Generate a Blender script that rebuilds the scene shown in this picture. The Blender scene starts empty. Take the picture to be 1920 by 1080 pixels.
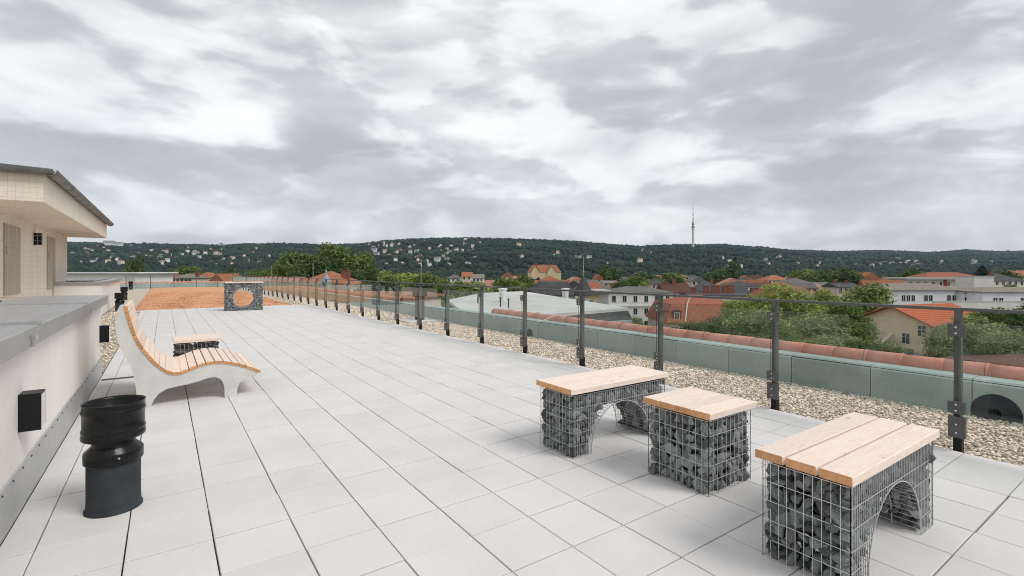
import bpy, math, random
import numpy as np
from mathutils import Vector, Matrix

R = math.radians
rnd = random.Random(7)
nr = np.random.RandomState(11)
scene = bpy.context.scene
COL = scene.collection

# ------------------------------------------------------------------ camera, sky, sun, exposure
CAM_H = 1.502
YAW = 0.6107                      # the camera looks this far clockwise of +Y (the terrace runs along +Y)
SN, CS = math.sin(YAW), math.cos(YAW)
FPX, V0 = 931.76, 508.8           # focal length and horizon row of the 1920 px wide photograph
cam = bpy.data.cameras.new('camera')
cam.sensor_width = 36.0
cam.lens = 36.0 * FPX / 1920.0
cam.shift_y = -(540.0 - V0) / 1920.0
cam.clip_start = 0.05
cam.clip_end = 30000
camo = bpy.data.objects.new('camera', cam)
camo.location = (0, 0, CAM_H)
camo.rotation_euler = (R(90), 0, -YAW)
COL.objects.link(camo)
scene.camera = camo

SUN_AZ, SUN_EL = R(150), R(48)    # azimuth clockwise from +Y
world = bpy.data.worlds.new('World')
scene.world = world
world.use_nodes = True
wt = world.node_tree
wt.nodes.clear()


def wn(t, **k):
    n = wt.nodes.new(t)
    for a, b in k.items():
        setattr(n, a, b)
    return n


def wl(a, b):
    wt.links.new(a, b)


def wm(op, a, b=None, c=None, clamp=False):
    n = wn('ShaderNodeMath', operation=op)
    n.use_clamp = clamp
    for i, x in enumerate((a, b, c)):
        if x is None:
            continue
        if isinstance(x, (int, float)):
            n.inputs[i].default_value = x
        else:
            wl(x, n.inputs[i])
    return n.outputs[0]


def build_sky():
    sky = wn('ShaderNodeTexSky', sky_type='NISHITA')
    sky.sun_disc = False
    sky.sun_elevation = SUN_EL
    sky.sun_rotation = SUN_AZ
    tc = wn('ShaderNodeTexCoord')
    sep = wn('ShaderNodeSeparateXYZ')
    wl(tc.outputs['Generated'], sep.inputs[0])
    x, y, z = sep.outputs
    zc = wm('ADD', wm('MAXIMUM', z, 0.0), 0.62)
    px, py = wm('DIVIDE', x, zc), wm('DIVIDE', y, zc)          # a low cloud deck seen in perspective
    cmb = wn('ShaderNodeCombineXYZ')
    wl(px, cmb.inputs[0]); wl(py, cmb.inputs[1]); wl(wm('MULTIPLY', z, 2.7), cmb.inputs[2])
    mp = wn('ShaderNodeMapping')
    mp.inputs['Rotation'].default_value = (0, 0, R(-25))
    mp.inputs['Location'].default_value = SKY_LOC
    wl(cmb.outputs[0], mp.inputs[0])

    def noise(scale, detail, rough, dist, loc=None):
        n = wn('ShaderNodeTexNoise')
        n.inputs['Scale'].default_value = scale
        n.inputs['Detail'].default_value = detail
        n.inputs['Roughness'].default_value = rough
        n.inputs['Distortion'].default_value = dist
        src = mp.outputs[0]
        if loc:
            m2 = wn('ShaderNodeMapping')
            m2.inputs['Location'].default_value = loc
            wl(src, m2.inputs[0]); src = m2.outputs[0]
        wl(src, n.inputs['Vector'])
        return n.outputs['Fac']

    def step(val, a, b):
        m = wn('ShaderNodeMapRange')
        m.interpolation_type = 'SMOOTHSTEP'
        m.inputs['From Min'].default_value = a; m.inputs['From Max'].default_value = b
        wl(val, m.inputs['Value'])
        return m.outputs[0]
    n1 = noise(2.3, 4.5, 0.46, 0.35)                      # broad masses
    n2 = noise(4.8, 4.0, 0.46, 0.5, (3.1, 8.2, 0))       # billows
    n3 = noise(10.0, 5.0, 0.55, 0.3, (9.1, 1.2, 0))        # frayed edges
    lump = step(wm('ADD', n2, wm('MULTIPLY', wm('SUBTRACT', n3, 0.5), 0.22)), 0.40, 0.60)
    # main masses of this cloudy day, by compass direction and elevation, frayed by the same noise
    az = wm('ARCTAN2', x, y)
    el = wm('ARCSINE', z)
    azw = wm('ADD', az, wm('MULTIPLY', wm('SUBTRACT', n1, 0.5), 0.35))
    elw = wm('ADD', el, wm('MULTIPLY', wm('SUBTRACT', n2, 0.5), 0.14))

    def dirn(u, v):
        a = (u - 960) / FPX; b = (V0 - v) / FPX
        X = SN + CS * a; Y = CS - SN * a
        return math.atan2(X, Y), math.atan2(b, math.hypot(X, Y))
    total = None
    for u, v, wu, wv, amp in SKY_MASSES:
        a0, e0 = dirn(u, v)
        da = wm('DIVIDE', wm('SUBTRACT', azw, a0), wu)
        de = wm('DIVIDE', wm('SUBTRACT', elw, e0), wv)
        g = wm('EXPONENT', wm('MULTIPLY', wm('ADD', wm('MULTIPLY', da, da), wm('MULTIPLY', de, de)), -1.0))
        g = wm('MULTIPLY', g, amp)
        total = g if total is None else wm('ADD', total, g)
    d = wm('MULTIPLY', wm('SUBTRACT', n1, 0.5), 1.5)
    calm = wm('ADD', 0.35, wm('MULTIPLY', step(z, 0.03, 0.2), 0.65))     # the deck flattens towards the horizon
    d = wm('MULTIPLY', d, calm)
    d = wm('ADD', d, wm('MULTIPLY', wm('MULTIPLY', wm('SUBTRACT', lump, 0.5), 0.28), calm))
    d = wm('ADD', d, wm('MULTIPLY', wm('SUBTRACT', n3, 0.5), 0.27))
    d = wm('ADD', d, 0.365)
    d = wm('ADD', d, total)
    ramp = wn('ShaderNodeValToRGB')
    cr = ramp.color_ramp
    cr.interpolation = 'B_SPLINE'
    cr.elements[0].position = 0.08; cr.elements[0].color = (0.36, 0.363, 0.378, 1)
    cr.elements[1].position = 0.84; cr.elements[1].color = (0.765, 0.765, 0.772, 1)
    for ps, c in ((0.33, (0.455, 0.459, 0.473)), (0.50, (0.615, 0.616, 0.626)), (0.66, (0.70, 0.70, 0.709))):
        e = cr.elements.new(ps); e.color = c + (1,)
    wl(d, ramp.inputs[0])
    # thin spots let a little of the clear sky through
    hsv = wn('ShaderNodeMixRGB', blend_type='MIX')
    sk = wn('ShaderNodeMixRGB', blend_type='MULTIPLY')
    sk.inputs[0].default_value = 1
    sk.inputs[2].default_value = (0.10, 0.10, 0.10, 1)
    wl(sky.outputs[0], sk.inputs[1])
    hsv.inputs[0].default_value = 0.06
    wl(ramp.outputs[0], hsv.inputs[1]); wl(sk.outputs[0], hsv.inputs[2])
    bg = wn('ShaderNodeBackground')
    bg.inputs['Strength'].default_value = SKY_GAIN
    wl(hsv.outputs[0], bg.inputs['Color'])
    out = wn('ShaderNodeOutputWorld')
    wl(bg.outputs[0], out.inputs['Surface'])


SKY_GAIN = 1.10
SKY_LOC = (7.3, 1.1, 3)
HAZE = 0.00005
SKY_MASSES = [  # photo column, row of the direction; half widths in radians; brightness
    (400, 285, 0.36, 0.040, -0.17), (650, 320, 0.22, 0.028, -0.12),
    (120, 50, 0.24, 0.07, -0.08), (190, 160, 0.35, 0.05, 0.07),
    (940, 130, 0.12, 0.08, 0.14), (1150, 210, 0.16, 0.05, -0.12), (1520, 220, 0.20, 0.035, -0.15), (1800, 90, 0.14, 0.045, -0.13),
    (1880, 180, 0.10, 0.045, 0.16), (1560, 345, 0.26, 0.028, -0.12), (960, 435, 1.3, 0.042, 0.17)]
build_sky()
world.cycles.sampling_method = 'MANUAL'
world.cycles.sample_map_resolution = 256

sun = bpy.data.lights.new('sun', 'SUN')
sun.energy = 1.5
sun.angle = R(24)
sun.color = (1.0, 0.965, 0.92)
suno = bpy.data.objects.new('sun', sun)
sd = Vector((math.sin(SUN_AZ) * math.cos(SUN_EL), math.cos(SUN_AZ) * math.cos(SUN_EL), math.sin(SUN_EL)))
suno.rotation_euler = (-sd).to_track_quat('-Z', 'Y').to_euler()
suno.location = (0, 0, 60)
COL.objects.link(suno)

scene.view_settings.view_transform = 'Standard'
scene.view_settings.look = 'None'
scene.view_settings.exposure = 0.40
scene.view_settings.gamma = 1.0
scene.view_settings.use_curve_mapping = False
scene.render.engine = 'CYCLES'
scene.cycles.use_denoising = True
scene.cycles.max_bounces = 5
scene.cycles.filter_width = 1.0
scene.cycles.transparent_max_bounces = 28
scene.cycles.volume_bounces = 0
scene.cycles.use_adaptive_sampling = True
scene.cycles.adaptive_threshold = 0.02
scene.cycles.caustics_reflective = False
scene.cycles.caustics_refractive = False
scene.cycles.volume_max_steps = 64


# ------------------------------------------------------------------ helpers
def at(u, v, d):
    """World point seen at photo column u, row v at depth d in front of the camera."""
    q = (u - 960) / FPX * d
    return Vector((CS * q + SN * d, -SN * q + CS * d, CAM_H - (v - V0) * d / FPX))


def zrow(v, d):
    return CAM_H - (v - V0) * d / FPX


class MB:
    """Collects vertices and faces, builds one mesh object."""

    def __init__(s):
        s.v = []; s.f = []; s.m = []; s.sm = []

    def add(s, vs, fs, m=0, smooth=False):
        o = len(s.v)
        s.v += [tuple(p) for p in vs]
        for f in fs:
            s.f.append(tuple(i + o for i in f)); s.m.append(m); s.sm.append(smooth)
        return s

    def box(s, x0, x1, y0, y1, z0, z1, m=0, mat=None):
        vs = [Vector((x, y, z)) for z in (z0, z1) for y in (y0, y1) for x in (x0, x1)]
        if mat is not None:
            vs = [mat @ p for p in vs]
        return s.add(vs, [(0, 2, 3, 1), (4, 5, 7, 6), (0, 1, 5, 4), (2, 6, 7, 3), (0, 4, 6, 2), (1, 3, 7, 5)], m)

    def bbox(s, x0, x1, y0, y1, z0, z1, b=0.003, m=0):
        """A box whose top edges are chamfered."""
        vs = [(x0, y0, z0), (x1, y0, z0), (x1, y1, z0), (x0, y1, z0),
              (x0, y0, z1 - b), (x1, y0, z1 - b), (x1, y1, z1 - b), (x0, y1, z1 - b),
              (x0 + b, y0 + b, z1), (x1 - b, y0 + b, z1), (x1 - b, y1 - b, z1), (x0 + b, y1 - b, z1)]
        fs = [(3, 2, 1, 0), (8, 9, 10, 11)]
        for i in range(4):
            j = (i + 1) % 4
            fs.append((i, j, j + 4, i + 4)); fs.append((i + 4, j + 4, j + 8, i + 8))
        return s.add(vs, fs, m)

    def tube(s, path, r, n=6, m=0, caps=True, smooth=True):
        path = [Vector(p) for p in path]
        rs = r if isinstance(r, (list, tuple)) else [r] * len(path)
        vs = []
        for i, p in enumerate(path):
            t = (path[min(i + 1, len(path) - 1)] - path[max(i - 1, 0)]).normalized()
            a = Vector((0, 0, 1)) if abs(t.z) < 0.9 else Vector((1, 0, 0))
            e1 = t.cross(a).normalized(); e2 = t.cross(e1)
            for k in range(n):
                an = 2 * math.pi * (k + 0.5) / n
                vs.append(p + (e1 * math.cos(an) + e2 * math.sin(an)) * rs[i])
        fs = []
        for i in range(len(path) - 1):
            for k in range(n):
                k2 = (k + 1) % n
                fs.append((i * n + k, i * n + k2, (i + 1) * n + k2, (i + 1) * n + k))
        s.add(vs, fs, m, smooth)
        if caps:
            o = len(path) - 1
            s.add([vs[k] for k in range(n)], [tuple(range(n - 1, -1, -1))], m)
            s.add([vs[o * n + k] for k in range(n)], [tuple(range(n))], m)
        return s

    def lathe(s, prof, n=24, c=(0, 0, 0), m=0, smooth=True, axis='z'):
        vs = []
        for r, z in prof:
            for k in range(n):
                a = 2 * math.pi * k / n
                p = (r * math.cos(a), r * math.sin(a), z)
                if axis == 'x':
                    p = (p[2], p[0], p[1])
                vs.append((c[0] + p[0], c[1] + p[1], c[2] + p[2]))
        fs = []
        for i in range(len(prof) - 1):
            for k in range(n):
                k2 = (k + 1) % n
                fs.append((i * n + k, i * n + k2, (i + 1) * n + k2, (i + 1) * n + k))
        return s.add(vs, fs, m, smooth)

    def prism_y(s, outline, y0, y1, m=0):
        """Outline of (x, z) points extruded along y."""
        n = len(outline)
        vs = [(x, y0, z) for x, z in outline] + [(x, y1, z) for x, z in outline]
        fs = [tuple(range(n)), tuple(range(2 * n - 1, n - 1, -1))]
        for i in range(n):
            j = (i + 1) % n
            fs.append((i, i + n, j + n, j))
        return s.add(vs, fs, m)

    def mesh(s, name, mats):
        me = bpy.data.meshes.new(name)
        me.from_pydata(s.v, [], s.f)
        for mt in (mats if isinstance(mats, (list, tuple)) else [mats]):
            me.materials.append(mt)
        if any(s.m):
            me.polygons.foreach_set('material_index', s.m)
        me.polygons.foreach_set('use_smooth', s.sm)
        me.update()
        return me

    def build(s, name, mats, parent=None, **k):
        return link(name, s.mesh(name, mats), parent, **k)


def link(name, me, parent=None, loc=None, rot=None, kind=None, label=None):
    o = bpy.data.objects.new(name, me)
    COL.objects.link(o)
    o.parent = parent
    if loc is not None:
        o.location = loc
    if rot is not None:
        o.rotation_euler = rot
    if kind:
        o['kind'] = kind
    if label:
        o['label'] = label
    return o


def thing(name, label, cat, loc=(0, 0, 0), rz=0.0, group=None):
    o = bpy.data.objects.new(name, None)
    o.empty_display_size = 0.2
    COL.objects.link(o)
    o.location = loc
    o.rotation_euler = (0, 0, rz)
    return tag(o, label, cat, group)


def tag(o, label, cat, group=None, kind=None):
    o['label'] = label
    o['category'] = cat
    if group:
        o['group'] = group
    if kind:
        o['kind'] = kind
    return o


def np_mesh(name, verts, faces, mats, smooth=False, mi=None):
    """verts (n,3), faces (m,k) arrays with the same k everywhere."""
    me = bpy.data.meshes.new(name)
    nv, nf, k = len(verts), len(faces), faces.shape[1]
    me.vertices.add(nv); me.loops.add(nf * k); me.polygons.add(nf)
    me.vertices.foreach_set('co', np.asarray(verts, dtype=np.float32).ravel())
    me.loops.foreach_set('vertex_index', np.asarray(faces, dtype=np.int32).ravel())
    me.polygons.foreach_set('loop_start', np.arange(0, nf * k, k, dtype=np.int32))
    me.polygons.foreach_set('loop_total', np.full(nf, k, dtype=np.int32))
    me.polygons.foreach_set('use_smooth', np.full(nf, smooth, dtype=bool))
    for mt in (mats if isinstance(mats, (list, tuple)) else [mats]):
        me.materials.append(mt)
    if mi is not None:
        me.polygons.foreach_set('material_index', np.asarray(mi, dtype=np.int32))
    me.update(calc_edges=True)
    return me


# ------------------------------------------------------------------ materials
MATS = {}


def M(name, col, rough=0.7, col2=None, nscale=6.0, ndetail=4.0, bump=0.0, bscale=60.0, metal=0.0, spec=0.3,
      rand=0.0, stretch=None, island=0.0, speck=None, trans=0.0, coords='Object', contrast=(0.35, 0.65)):
    """Principled material: two colours mixed by noise, tone varied per object or per piece, fine bump."""
    if name in MATS:
        return MATS[name]
    m = bpy.data.materials.new(name)
    MATS[name] = m
    m.use_nodes = True
    t = m.node_tree; N = t.nodes; L = t.links
    b = N['Principled BSDF']
    b.inputs['Roughness'].default_value = rough
    b.inputs['Metallic'].default_value = metal
    b.inputs['Specular IOR Level'].default_value = spec
    tc = N.new('ShaderNodeTexCoord')
    if coords == 'World':
        src = N.new('ShaderNodeNewGeometry').outputs['Position']
    else:
        src = tc.outputs[coords]
    if stretch:
        mp = N.new('ShaderNodeMapping')
        mp.inputs['Scale'].default_value = stretch
        L.new(src, mp.inputs[0]); src = mp.outputs[0]
    col4 = tuple(col) + (1,)
    c = None
    if col2 is not None:
        n = N.new('ShaderNodeTexNoise')
        n.inputs['Scale'].default_value = nscale
        n.inputs['Detail'].default_value = ndetail
        n.inputs['Roughness'].default_value = 0.6
        L.new(src, n.inputs['Vector'])
        mr = N.new('ShaderNodeMapRange')
        mr.inputs['From Min'].default_value = contrast[0]
        mr.inputs['From Max'].default_value = contrast[1]
        L.new(n.outputs['Fac'], mr.inputs['Value'])
        mx = N.new('ShaderNodeMixRGB')
        mx.inputs[1].default_value = col4
        mx.inputs[2].default_value = tuple(col2) + (1,)
        L.new(mr.outputs[0], mx.inputs[0])
        c = mx.outputs[0]
    if speck:
        n = N.new('ShaderNodeTexNoise')
        n.inputs['Scale'].default_value = speck[0]
        n.inputs['Detail'].default_value = 2
        L.new(src, n.inputs['Vector'])
        mr = N.new('ShaderNodeMapRange')
        mr.inputs['From Min'].default_value = 0.3; mr.inputs['From Max'].default_value = 0.7
        mr.inputs['To Min'].default_value = 1 - speck[1]; mr.inputs['To Max'].default_value = 1 + speck[1]
        L.new(n.outputs['Fac'], mr.inputs['Value'])
        vm = N.new('ShaderNodeMixRGB'); vm.blend_type = 'MULTIPLY'; vm.inputs[0].default_value = 1
        if c is None:
            vm.inputs[1].default_value = col4
        else:
            L.new(c, vm.inputs[1])
        L.new(mr.outputs[0], vm.inputs[2])
        c = vm.outputs[0]
    if rand or island:
        if island:
            rv = N.new('ShaderNodeNewGeometry').outputs['Random Per Island']; amt = island
        else:
            rv = N.new('ShaderNodeObjectInfo').outputs['Random']; amt = rand
        mr = N.new('ShaderNodeMapRange')
        mr.inputs['To Min'].default_value = 1 - amt; mr.inputs['To Max'].default_value = 1 + amt
        L.new(rv, mr.inputs['Value'])
        vm = N.new('ShaderNodeMixRGB'); vm.blend_type = 'MULTIPLY'; vm.inputs[0].default_value = 1
        if c is None:
            vm.inputs[1].default_value = col4
        else:
            L.new(c, vm.inputs[1])
        L.new(mr.outputs[0], vm.inputs[2])
        c = vm.outputs[0]
    if c is None:
        b.inputs['Base Color'].default_value = col4
    else:
        L.new(c, b.inputs['Base Color'])
    if bump:
        n = N.new('ShaderNodeTexNoise')
        n.inputs['Scale'].default_value = bscale
        n.inputs['Detail'].default_value = 5
        L.new(src, n.inputs['Vector'])
        bp = N.new('ShaderNodeBump')
        bp.inputs['Strength'].default_value = bump
        bp.inputs['Distance'].default_value = 1.0 / bscale
        L.new(n.outputs['Fac'], bp.inputs['Height'])
        L.new(bp.outputs[0], b.inputs['Normal'])
    if trans:
        tr = N.new('ShaderNodeBsdfTranslucent')
        if c is None:
            tr.inputs[0].default_value = col4
        else:
            L.new(c, tr.inputs[0])
        mix = N.new('ShaderNodeMixShader')
        mix.inputs[0].default_value = trans
        L.new(b.outputs[0], mix.inputs[1]); L.new(tr.outputs[0], mix.inputs[2])
        L.new(mix.outputs[0], N['Material Output'].inputs['Surface'])
    return m


def glass_mat():
    m = bpy.data.materials.new('railing_glass')
    m.use_nodes = True
    t = m.node_tree; N = t.nodes; L = t.links
    N.clear()
    lw = N.new('ShaderNodeLayerWeight'); lw.inputs['Blend'].default_value = 0.5
    p = N.new('ShaderNodeMath'); p.operation = 'POWER'; p.inputs[1].default_value = 4.6
    L.new(lw.outputs['Facing'], p.inputs[0])
    a = N.new('ShaderNodeMath'); a.operation = 'MULTIPLY_ADD'
    a.inputs[1].default_value = 0.94; a.inputs[2].default_value = 0.03
    L.new(p.outputs[0], a.inputs[0])
    tr = N.new('ShaderNodeBsdfTransparent'); tr.inputs[0].default_value = (0.94, 0.965, 0.952, 1)
    gl = N.new('ShaderNodeBsdfGlossy'); gl.inputs['Roughness'].default_value = 0.01
    gl.inputs['Color'].default_value = (0.85, 0.9, 0.88, 1)
    mx = N.new('ShaderNodeMixShader')
    L.new(a.outputs[0], mx.inputs[0]); L.new(tr.outputs[0], mx.inputs[1]); L.new(gl.outputs[0], mx.inputs[2])
    o = N.new('ShaderNodeOutputMaterial')
    L.new(mx.outputs[0], o.inputs['Surface'])
    return m


def wood_mat(name, col, col2, rough=0.6, rand=0.06):
    """Long grain along local x."""
    m = bpy.data.materials.new(name)
    m.use_nodes = True
    t = m.node_tree; N = t.nodes; L = t.links
    b = N['Principled BSDF']; b.inputs['Roughness'].default_value = rough; b.inputs['Specular IOR Level'].default_value = 0.25
    tc = N.new('ShaderNodeTexCoord'); oi = N.new('ShaderNodeObjectInfo')
    ad = N.new('ShaderNodeVectorMath'); ad.operation = 'ADD'
    sc = N.new('ShaderNodeVectorMath'); sc.operation = 'SCALE'; sc.inputs[3].default_value = 9.0
    cx = N.new('ShaderNodeCombineXYZ')
    for i in range(3):
        L.new(oi.outputs['Random'], cx.inputs[i])
    L.new(cx.outputs[0], sc.inputs[0])
    L.new(tc.outputs['Object'], ad.inputs[0]); L.new(sc.outputs[0], ad.inputs[1])
    mp = N.new('ShaderNodeMapping'); mp.inputs['Scale'].default_value = (1.3, 12, 12)
    L.new(ad.outputs[0], mp.inputs[0])
    n = N.new('ShaderNodeTexNoise'); n.inputs['Scale'].default_value = 2.2; n.inputs['Detail'].default_value = 5
    n.inputs['Distortion'].default_value = 1.6
    L.new(mp.outputs[0], n.inputs['Vector'])
    w = N.new('ShaderNodeMath'); w.operation = 'PINGPONG'; w.inputs[1].default_value = 0.10
    L.new(n.outputs['Fac'], w.inputs[0])
    mr = N.new('ShaderNodeMapRange'); mr.inputs['From Max'].default_value = 0.10
    L.new(w.outputs[0], mr.inputs['Value'])
    mx = N.new('ShaderNodeMixRGB')
    mx.inputs[1].default_value = tuple(col) + (1,); mx.inputs[2].default_value = tuple(col2) + (1,)
    L.new(mr.outputs[0], mx.inputs[0])
    # knots
    vo = N.new('ShaderNodeTexVoronoi'); vo.inputs['Scale'].default_value = 5.0
    mp2 = N.new('ShaderNodeMapping'); mp2.inputs['Scale'].default_value = (0.6, 1.3, 1.0)
    L.new(ad.outputs[0], mp2.inputs[0]); L.new(mp2.outputs[0], vo.inputs['Vector'])
    kr = N.new('ShaderNodeMapRange'); kr.inputs['From Min'].default_value = 0.05; kr.inputs['From Max'].default_value = 0.10
    kr.inputs['To Min'].default_value = 0.55; kr.inputs['To Max'].default_value = 0.0
    L.new(vo.outputs['Distance'], kr.inputs['Value'])
    mk = N.new('ShaderNodeMixRGB'); mk.inputs[2].default_value = (0.42, 0.21, 0.09, 1)
    L.new(kr.outputs[0], mk.inputs[0]); L.new(mx.outputs[0], mk.inputs[1])
    vr = N.new('ShaderNodeMapRange'); vr.inputs['To Min'].default_value = 1 - rand; vr.inputs['To Max'].default_value = 1 + rand
    L.new(oi.outputs['Random'], vr.inputs['Value'])
    vm = N.new('ShaderNodeMixRGB'); vm.blend_type = 'MULTIPLY'; vm.inputs[0].default_value = 1
    L.new(mk.outputs[0], vm.inputs[1]); L.new(vr.outputs[0], vm.inputs[2])
    L.new(vm.outputs[0], b.inputs['Base Color'])
    bp = N.new('ShaderNodeBump'); bp.inputs['Strength'].default_value = 0.12; bp.inputs['Distance'].default_value = 0.004
    L.new(n.outputs['Fac'], bp.inputs['Height']); L.new(bp.outputs[0], b.inputs['Normal'])
    return m


m_tile = M('concrete_paving', (0.63, 0.618, 0.602), 0.85, (0.685, 0.674, 0.66), 1.7, 8, 0.25, 260, rand=0.03, speck=(300, 0.16), coords='World')
m_bed = M('paving_bed', (0.035, 0.033, 0.030), 0.95)
m_plaster = M('cream_plaster', (0.88, 0.83, 0.775), 0.9, (0.83, 0.775, 0.715), 1.6, 7, 0.3, 220, coords='World', stretch=(2.2, 2.2, 0.7))
m_plaster_h = M('warm_cream_plaster', (0.86, 0.775, 0.66), 0.9, (0.81, 0.725, 0.61), 1.2, 6, 0.2, 160, coords='World')
m_plaster_w = M('white_plaster', (0.83, 0.80, 0.765), 0.9, (0.77, 0.74, 0.70), 0.8, 5, 0.15, 120)
m_zinc = M('zinc_sheet', (0.42, 0.42, 0.415), 0.42, (0.50, 0.50, 0.495), 3.0, 6, 0.05, 18, metal=0.75, spec=0.5, stretch=(6, 0.7, 1))
m_flash = M('flashing_sheet', (0.44, 0.445, 0.44), 0.5, (0.52, 0.52, 0.51), 2.2, 5, 0.04, 12, metal=0.45)
m_black = M('black_coated_metal', (0.008, 0.009, 0.010), 0.42, spec=0.25)
m_blackplastic = M('black_plastic', (0.006, 0.007, 0.007), 0.24, spec=0.28)
m_pipe = M('grey_pipe', (0.030, 0.036, 0.040), 0.6, (0.042, 0.048, 0.052), 8, 4, 0.1, 60, spec=0.15)
m_post = M('dark_grey_steel', (0.092, 0.094, 0.090), 0.45, (0.110, 0.110, 0.106), 5, 3, metal=0.25, spec=0.5)
m_bolt = M('stainless_bolt', (0.65, 0.65, 0.64), 0.28, metal=1.0)
m_glass = glass_mat()
m_wire = M('galvanised_wire', (0.66, 0.67, 0.67), 0.36, (0.55, 0.56, 0.56), 40, 2, metal=0.5, spec=0.5)
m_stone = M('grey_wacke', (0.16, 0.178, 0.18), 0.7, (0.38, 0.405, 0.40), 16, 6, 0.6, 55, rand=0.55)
m_stone_shaded = M('grey_wacke_shaded', (0.085, 0.095, 0.096), 0.8, (0.17, 0.182, 0.18), 14, 5, 0.4, 55, island=0.4)  # same stone darkened: shade of the gaps put into the colour
m_wood = wood_mat('larch_plank', (0.86, 0.745, 0.655), (0.78, 0.635, 0.535))
m_woodend = M('larch_end_grain', (0.58, 0.28, 0.12), 0.75, (0.70, 0.40, 0.20), 30, 4, rand=0.12)
m_slat = wood_mat('slat_wood', (0.84, 0.705, 0.60), (0.75, 0.60, 0.49), rand=0.12)
m_slatend = M('slat_end_grain', (0.50, 0.22, 0.075), 0.75, (0.64, 0.32, 0.13), 40, 4, rand=0.2)
m_conc = M('pale_concrete', (0.65, 0.645, 0.615), 0.85, (0.54, 0.535, 0.51), 3.5, 8, 0.25, 120, speck=(240, 0.08))
m_kerb = M('parapet_concrete', (0.31, 0.385, 0.36), 0.85, (0.38, 0.45, 0.425), 1.6, 6, 0.15, 90, rand=0.10, coords='World')
m_terra = M('terracotta_ridge', (0.58, 0.235, 0.175), 0.8, (0.69, 0.34, 0.265), 5, 6, 0.15, 60, rand=0.06)
m_pebble = M('river_pebble', (0.76, 0.685, 0.58), 0.8, (0.60, 0.51, 0.41), 9, 3, island=0.48, coords='World')
m_pebble_bed = M('pebble_bed', (0.38, 0.32, 0.25), 0.95, (0.64, 0.56, 0.47), 45, 3, 0.8, 45, coords='World')
m_clay = M('red_clay_granules', (0.56, 0.28, 0.15), 0.95, (0.67, 0.37, 0.22), 3.0, 8, 0.9, 30, island=0.3, coords='World')
m_leafs = {
    'dark': M('leaf_dark', (0.065, 0.112, 0.030), 0.6, (0.125, 0.190, 0.050), 0.35, 3, island=0.45, trans=0.35),
    'mid': M('leaf_mid', (0.125, 0.195, 0.042), 0.6, (0.205, 0.285, 0.070), 0.35, 3, island=0.45, trans=0.35),
    'light': M('leaf_light', (0.24, 0.31, 0.070), 0.6, (0.40, 0.46, 0.15), 0.45, 3, island=0.45, trans=0.35),
    'grey': M('leaf_grey', (0.16, 0.225, 0.065), 0.6, (0.36, 0.42, 0.17), 0.8, 3, island=0.5, trans=0.35),
    'conifer': M('needle_dark', (0.018, 0.036, 0.020), 0.7, (0.032, 0.056, 0.030), 0.5, 3, island=0.4),
}
m_bark = M('bark', (0.075, 0.058, 0.042), 0.9, (0.12, 0.098, 0.075), 4, 4, 0.5, 20)
m_forest = M('wooded_slope_crowns', (0.006, 0.019, 0.013), 0.9, (0.022, 0.046, 0.024), 0.0035, 7, island=0.30, coords='World')
m_hill = M('wooded_hill_floor', (0.008, 0.020, 0.012), 0.95, (0.016, 0.032, 0.018), 0.01, 6, coords='World')
m_ground = M('town_ground', (0.060, 0.075, 0.038), 0.95, (0.12, 0.115, 0.085), 0.02, 6, coords='World')
m_pane = M('window_glass_dark', (0.016, 0.020, 0.022), 0.12, spec=0.6)
m_frame = M('window_frame_white', (0.70, 0.70, 0.68), 0.6)


def wallm(c):
    c = tuple(min(x * 1.18, 0.86) for x in c)
    return M('wall_%.2f_%.2f_%.2f' % c, c, 0.9, tuple(x * 0.88 for x in c), 0.6, 5)


def roofm(key):
    c = {'red': (0.36, 0.125, 0.070), 'orange': (0.42, 0.165, 0.085), 'brown': (0.13, 0.055, 0.04), 'slate': (0.085, 0.088, 0.092),
         'grey': (0.17, 0.168, 0.162), 'tan': (0.28, 0.245, 0.205), 'pale': (0.52, 0.515, 0.50), 'pink': (0.46, 0.23, 0.17)}[key]
    return M('roof_' + key, c, 0.85, tuple(x * 0.62 for x in c), 1.6, 8, 0.25, 8, stretch=(1, 1, 3))


# ------------------------------------------------------------------ terrain
GZ = -18.0
RIDGE = [(-900, 462), (0, 457), (125, 458), (200, 460), (300, 462), (400, 463), (470, 461), (560, 462), (640, 462), (680, 460), (720, 455),
         (780, 452), (850, 450), (900, 450), (960, 452), (1010, 454), (1060, 455), (1100, 457), (1150, 462), (1200, 466), (1240, 464),
         (1270, 462), (1310, 462), (1360, 462), (1400, 466), (1450, 469), (1500, 473), (1560, 475), (1620, 474), (1650, 473), (1700, 475),
         (1740, 477), (1780, 475), (1810, 472), (1850, 475), (1920, 475), (2100, 474), (2900, 476)]
RU = np.array([a for a, b in RIDGE], float); RV = np.array([b for a, b in RIDGE], float)
DU = np.array([-900, 600, 1100, 1400, 1560, 1750, 2900], float); DD = np.array([2300, 2400, 2700, 2800, 3400, 4300, 4800], float)


def terrain(x, y):
    x = np.asarray(x, float); y = np.asarray(y, float)
    d = SN * x + CS * y; q = CS * x - SN * y
    dd = np.maximum(d, 200.0)
    u = np.clip(960 + FPX * q / dd, -900, 2900)
    dr = np.interp(u, DU, DD)
    zr = CAM_H + (V0 - np.interp(u, RU, RV)) * dr / FPX
    foot = 780.0
    t = np.clip((d - foot) / (dr - foot), 0, 1)
    sm = t * t * (3 - 2 * t) * 0.55 + t * 0.45
    z = GZ + (zr - GZ) * sm
    roll = 9 * np.sin(x * 0.009 + 1.3) * np.sin(y * 0.0074 + 0.4) + 5 * np.sin(x * 0.021 + y * 0.013)
    z = z + roll * np.sin(np.clip(t, 0, 1) * math.pi) - np.clip(d - dr, 0, None) * 0.06
    return np.where(d < foot, GZ, z)


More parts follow.
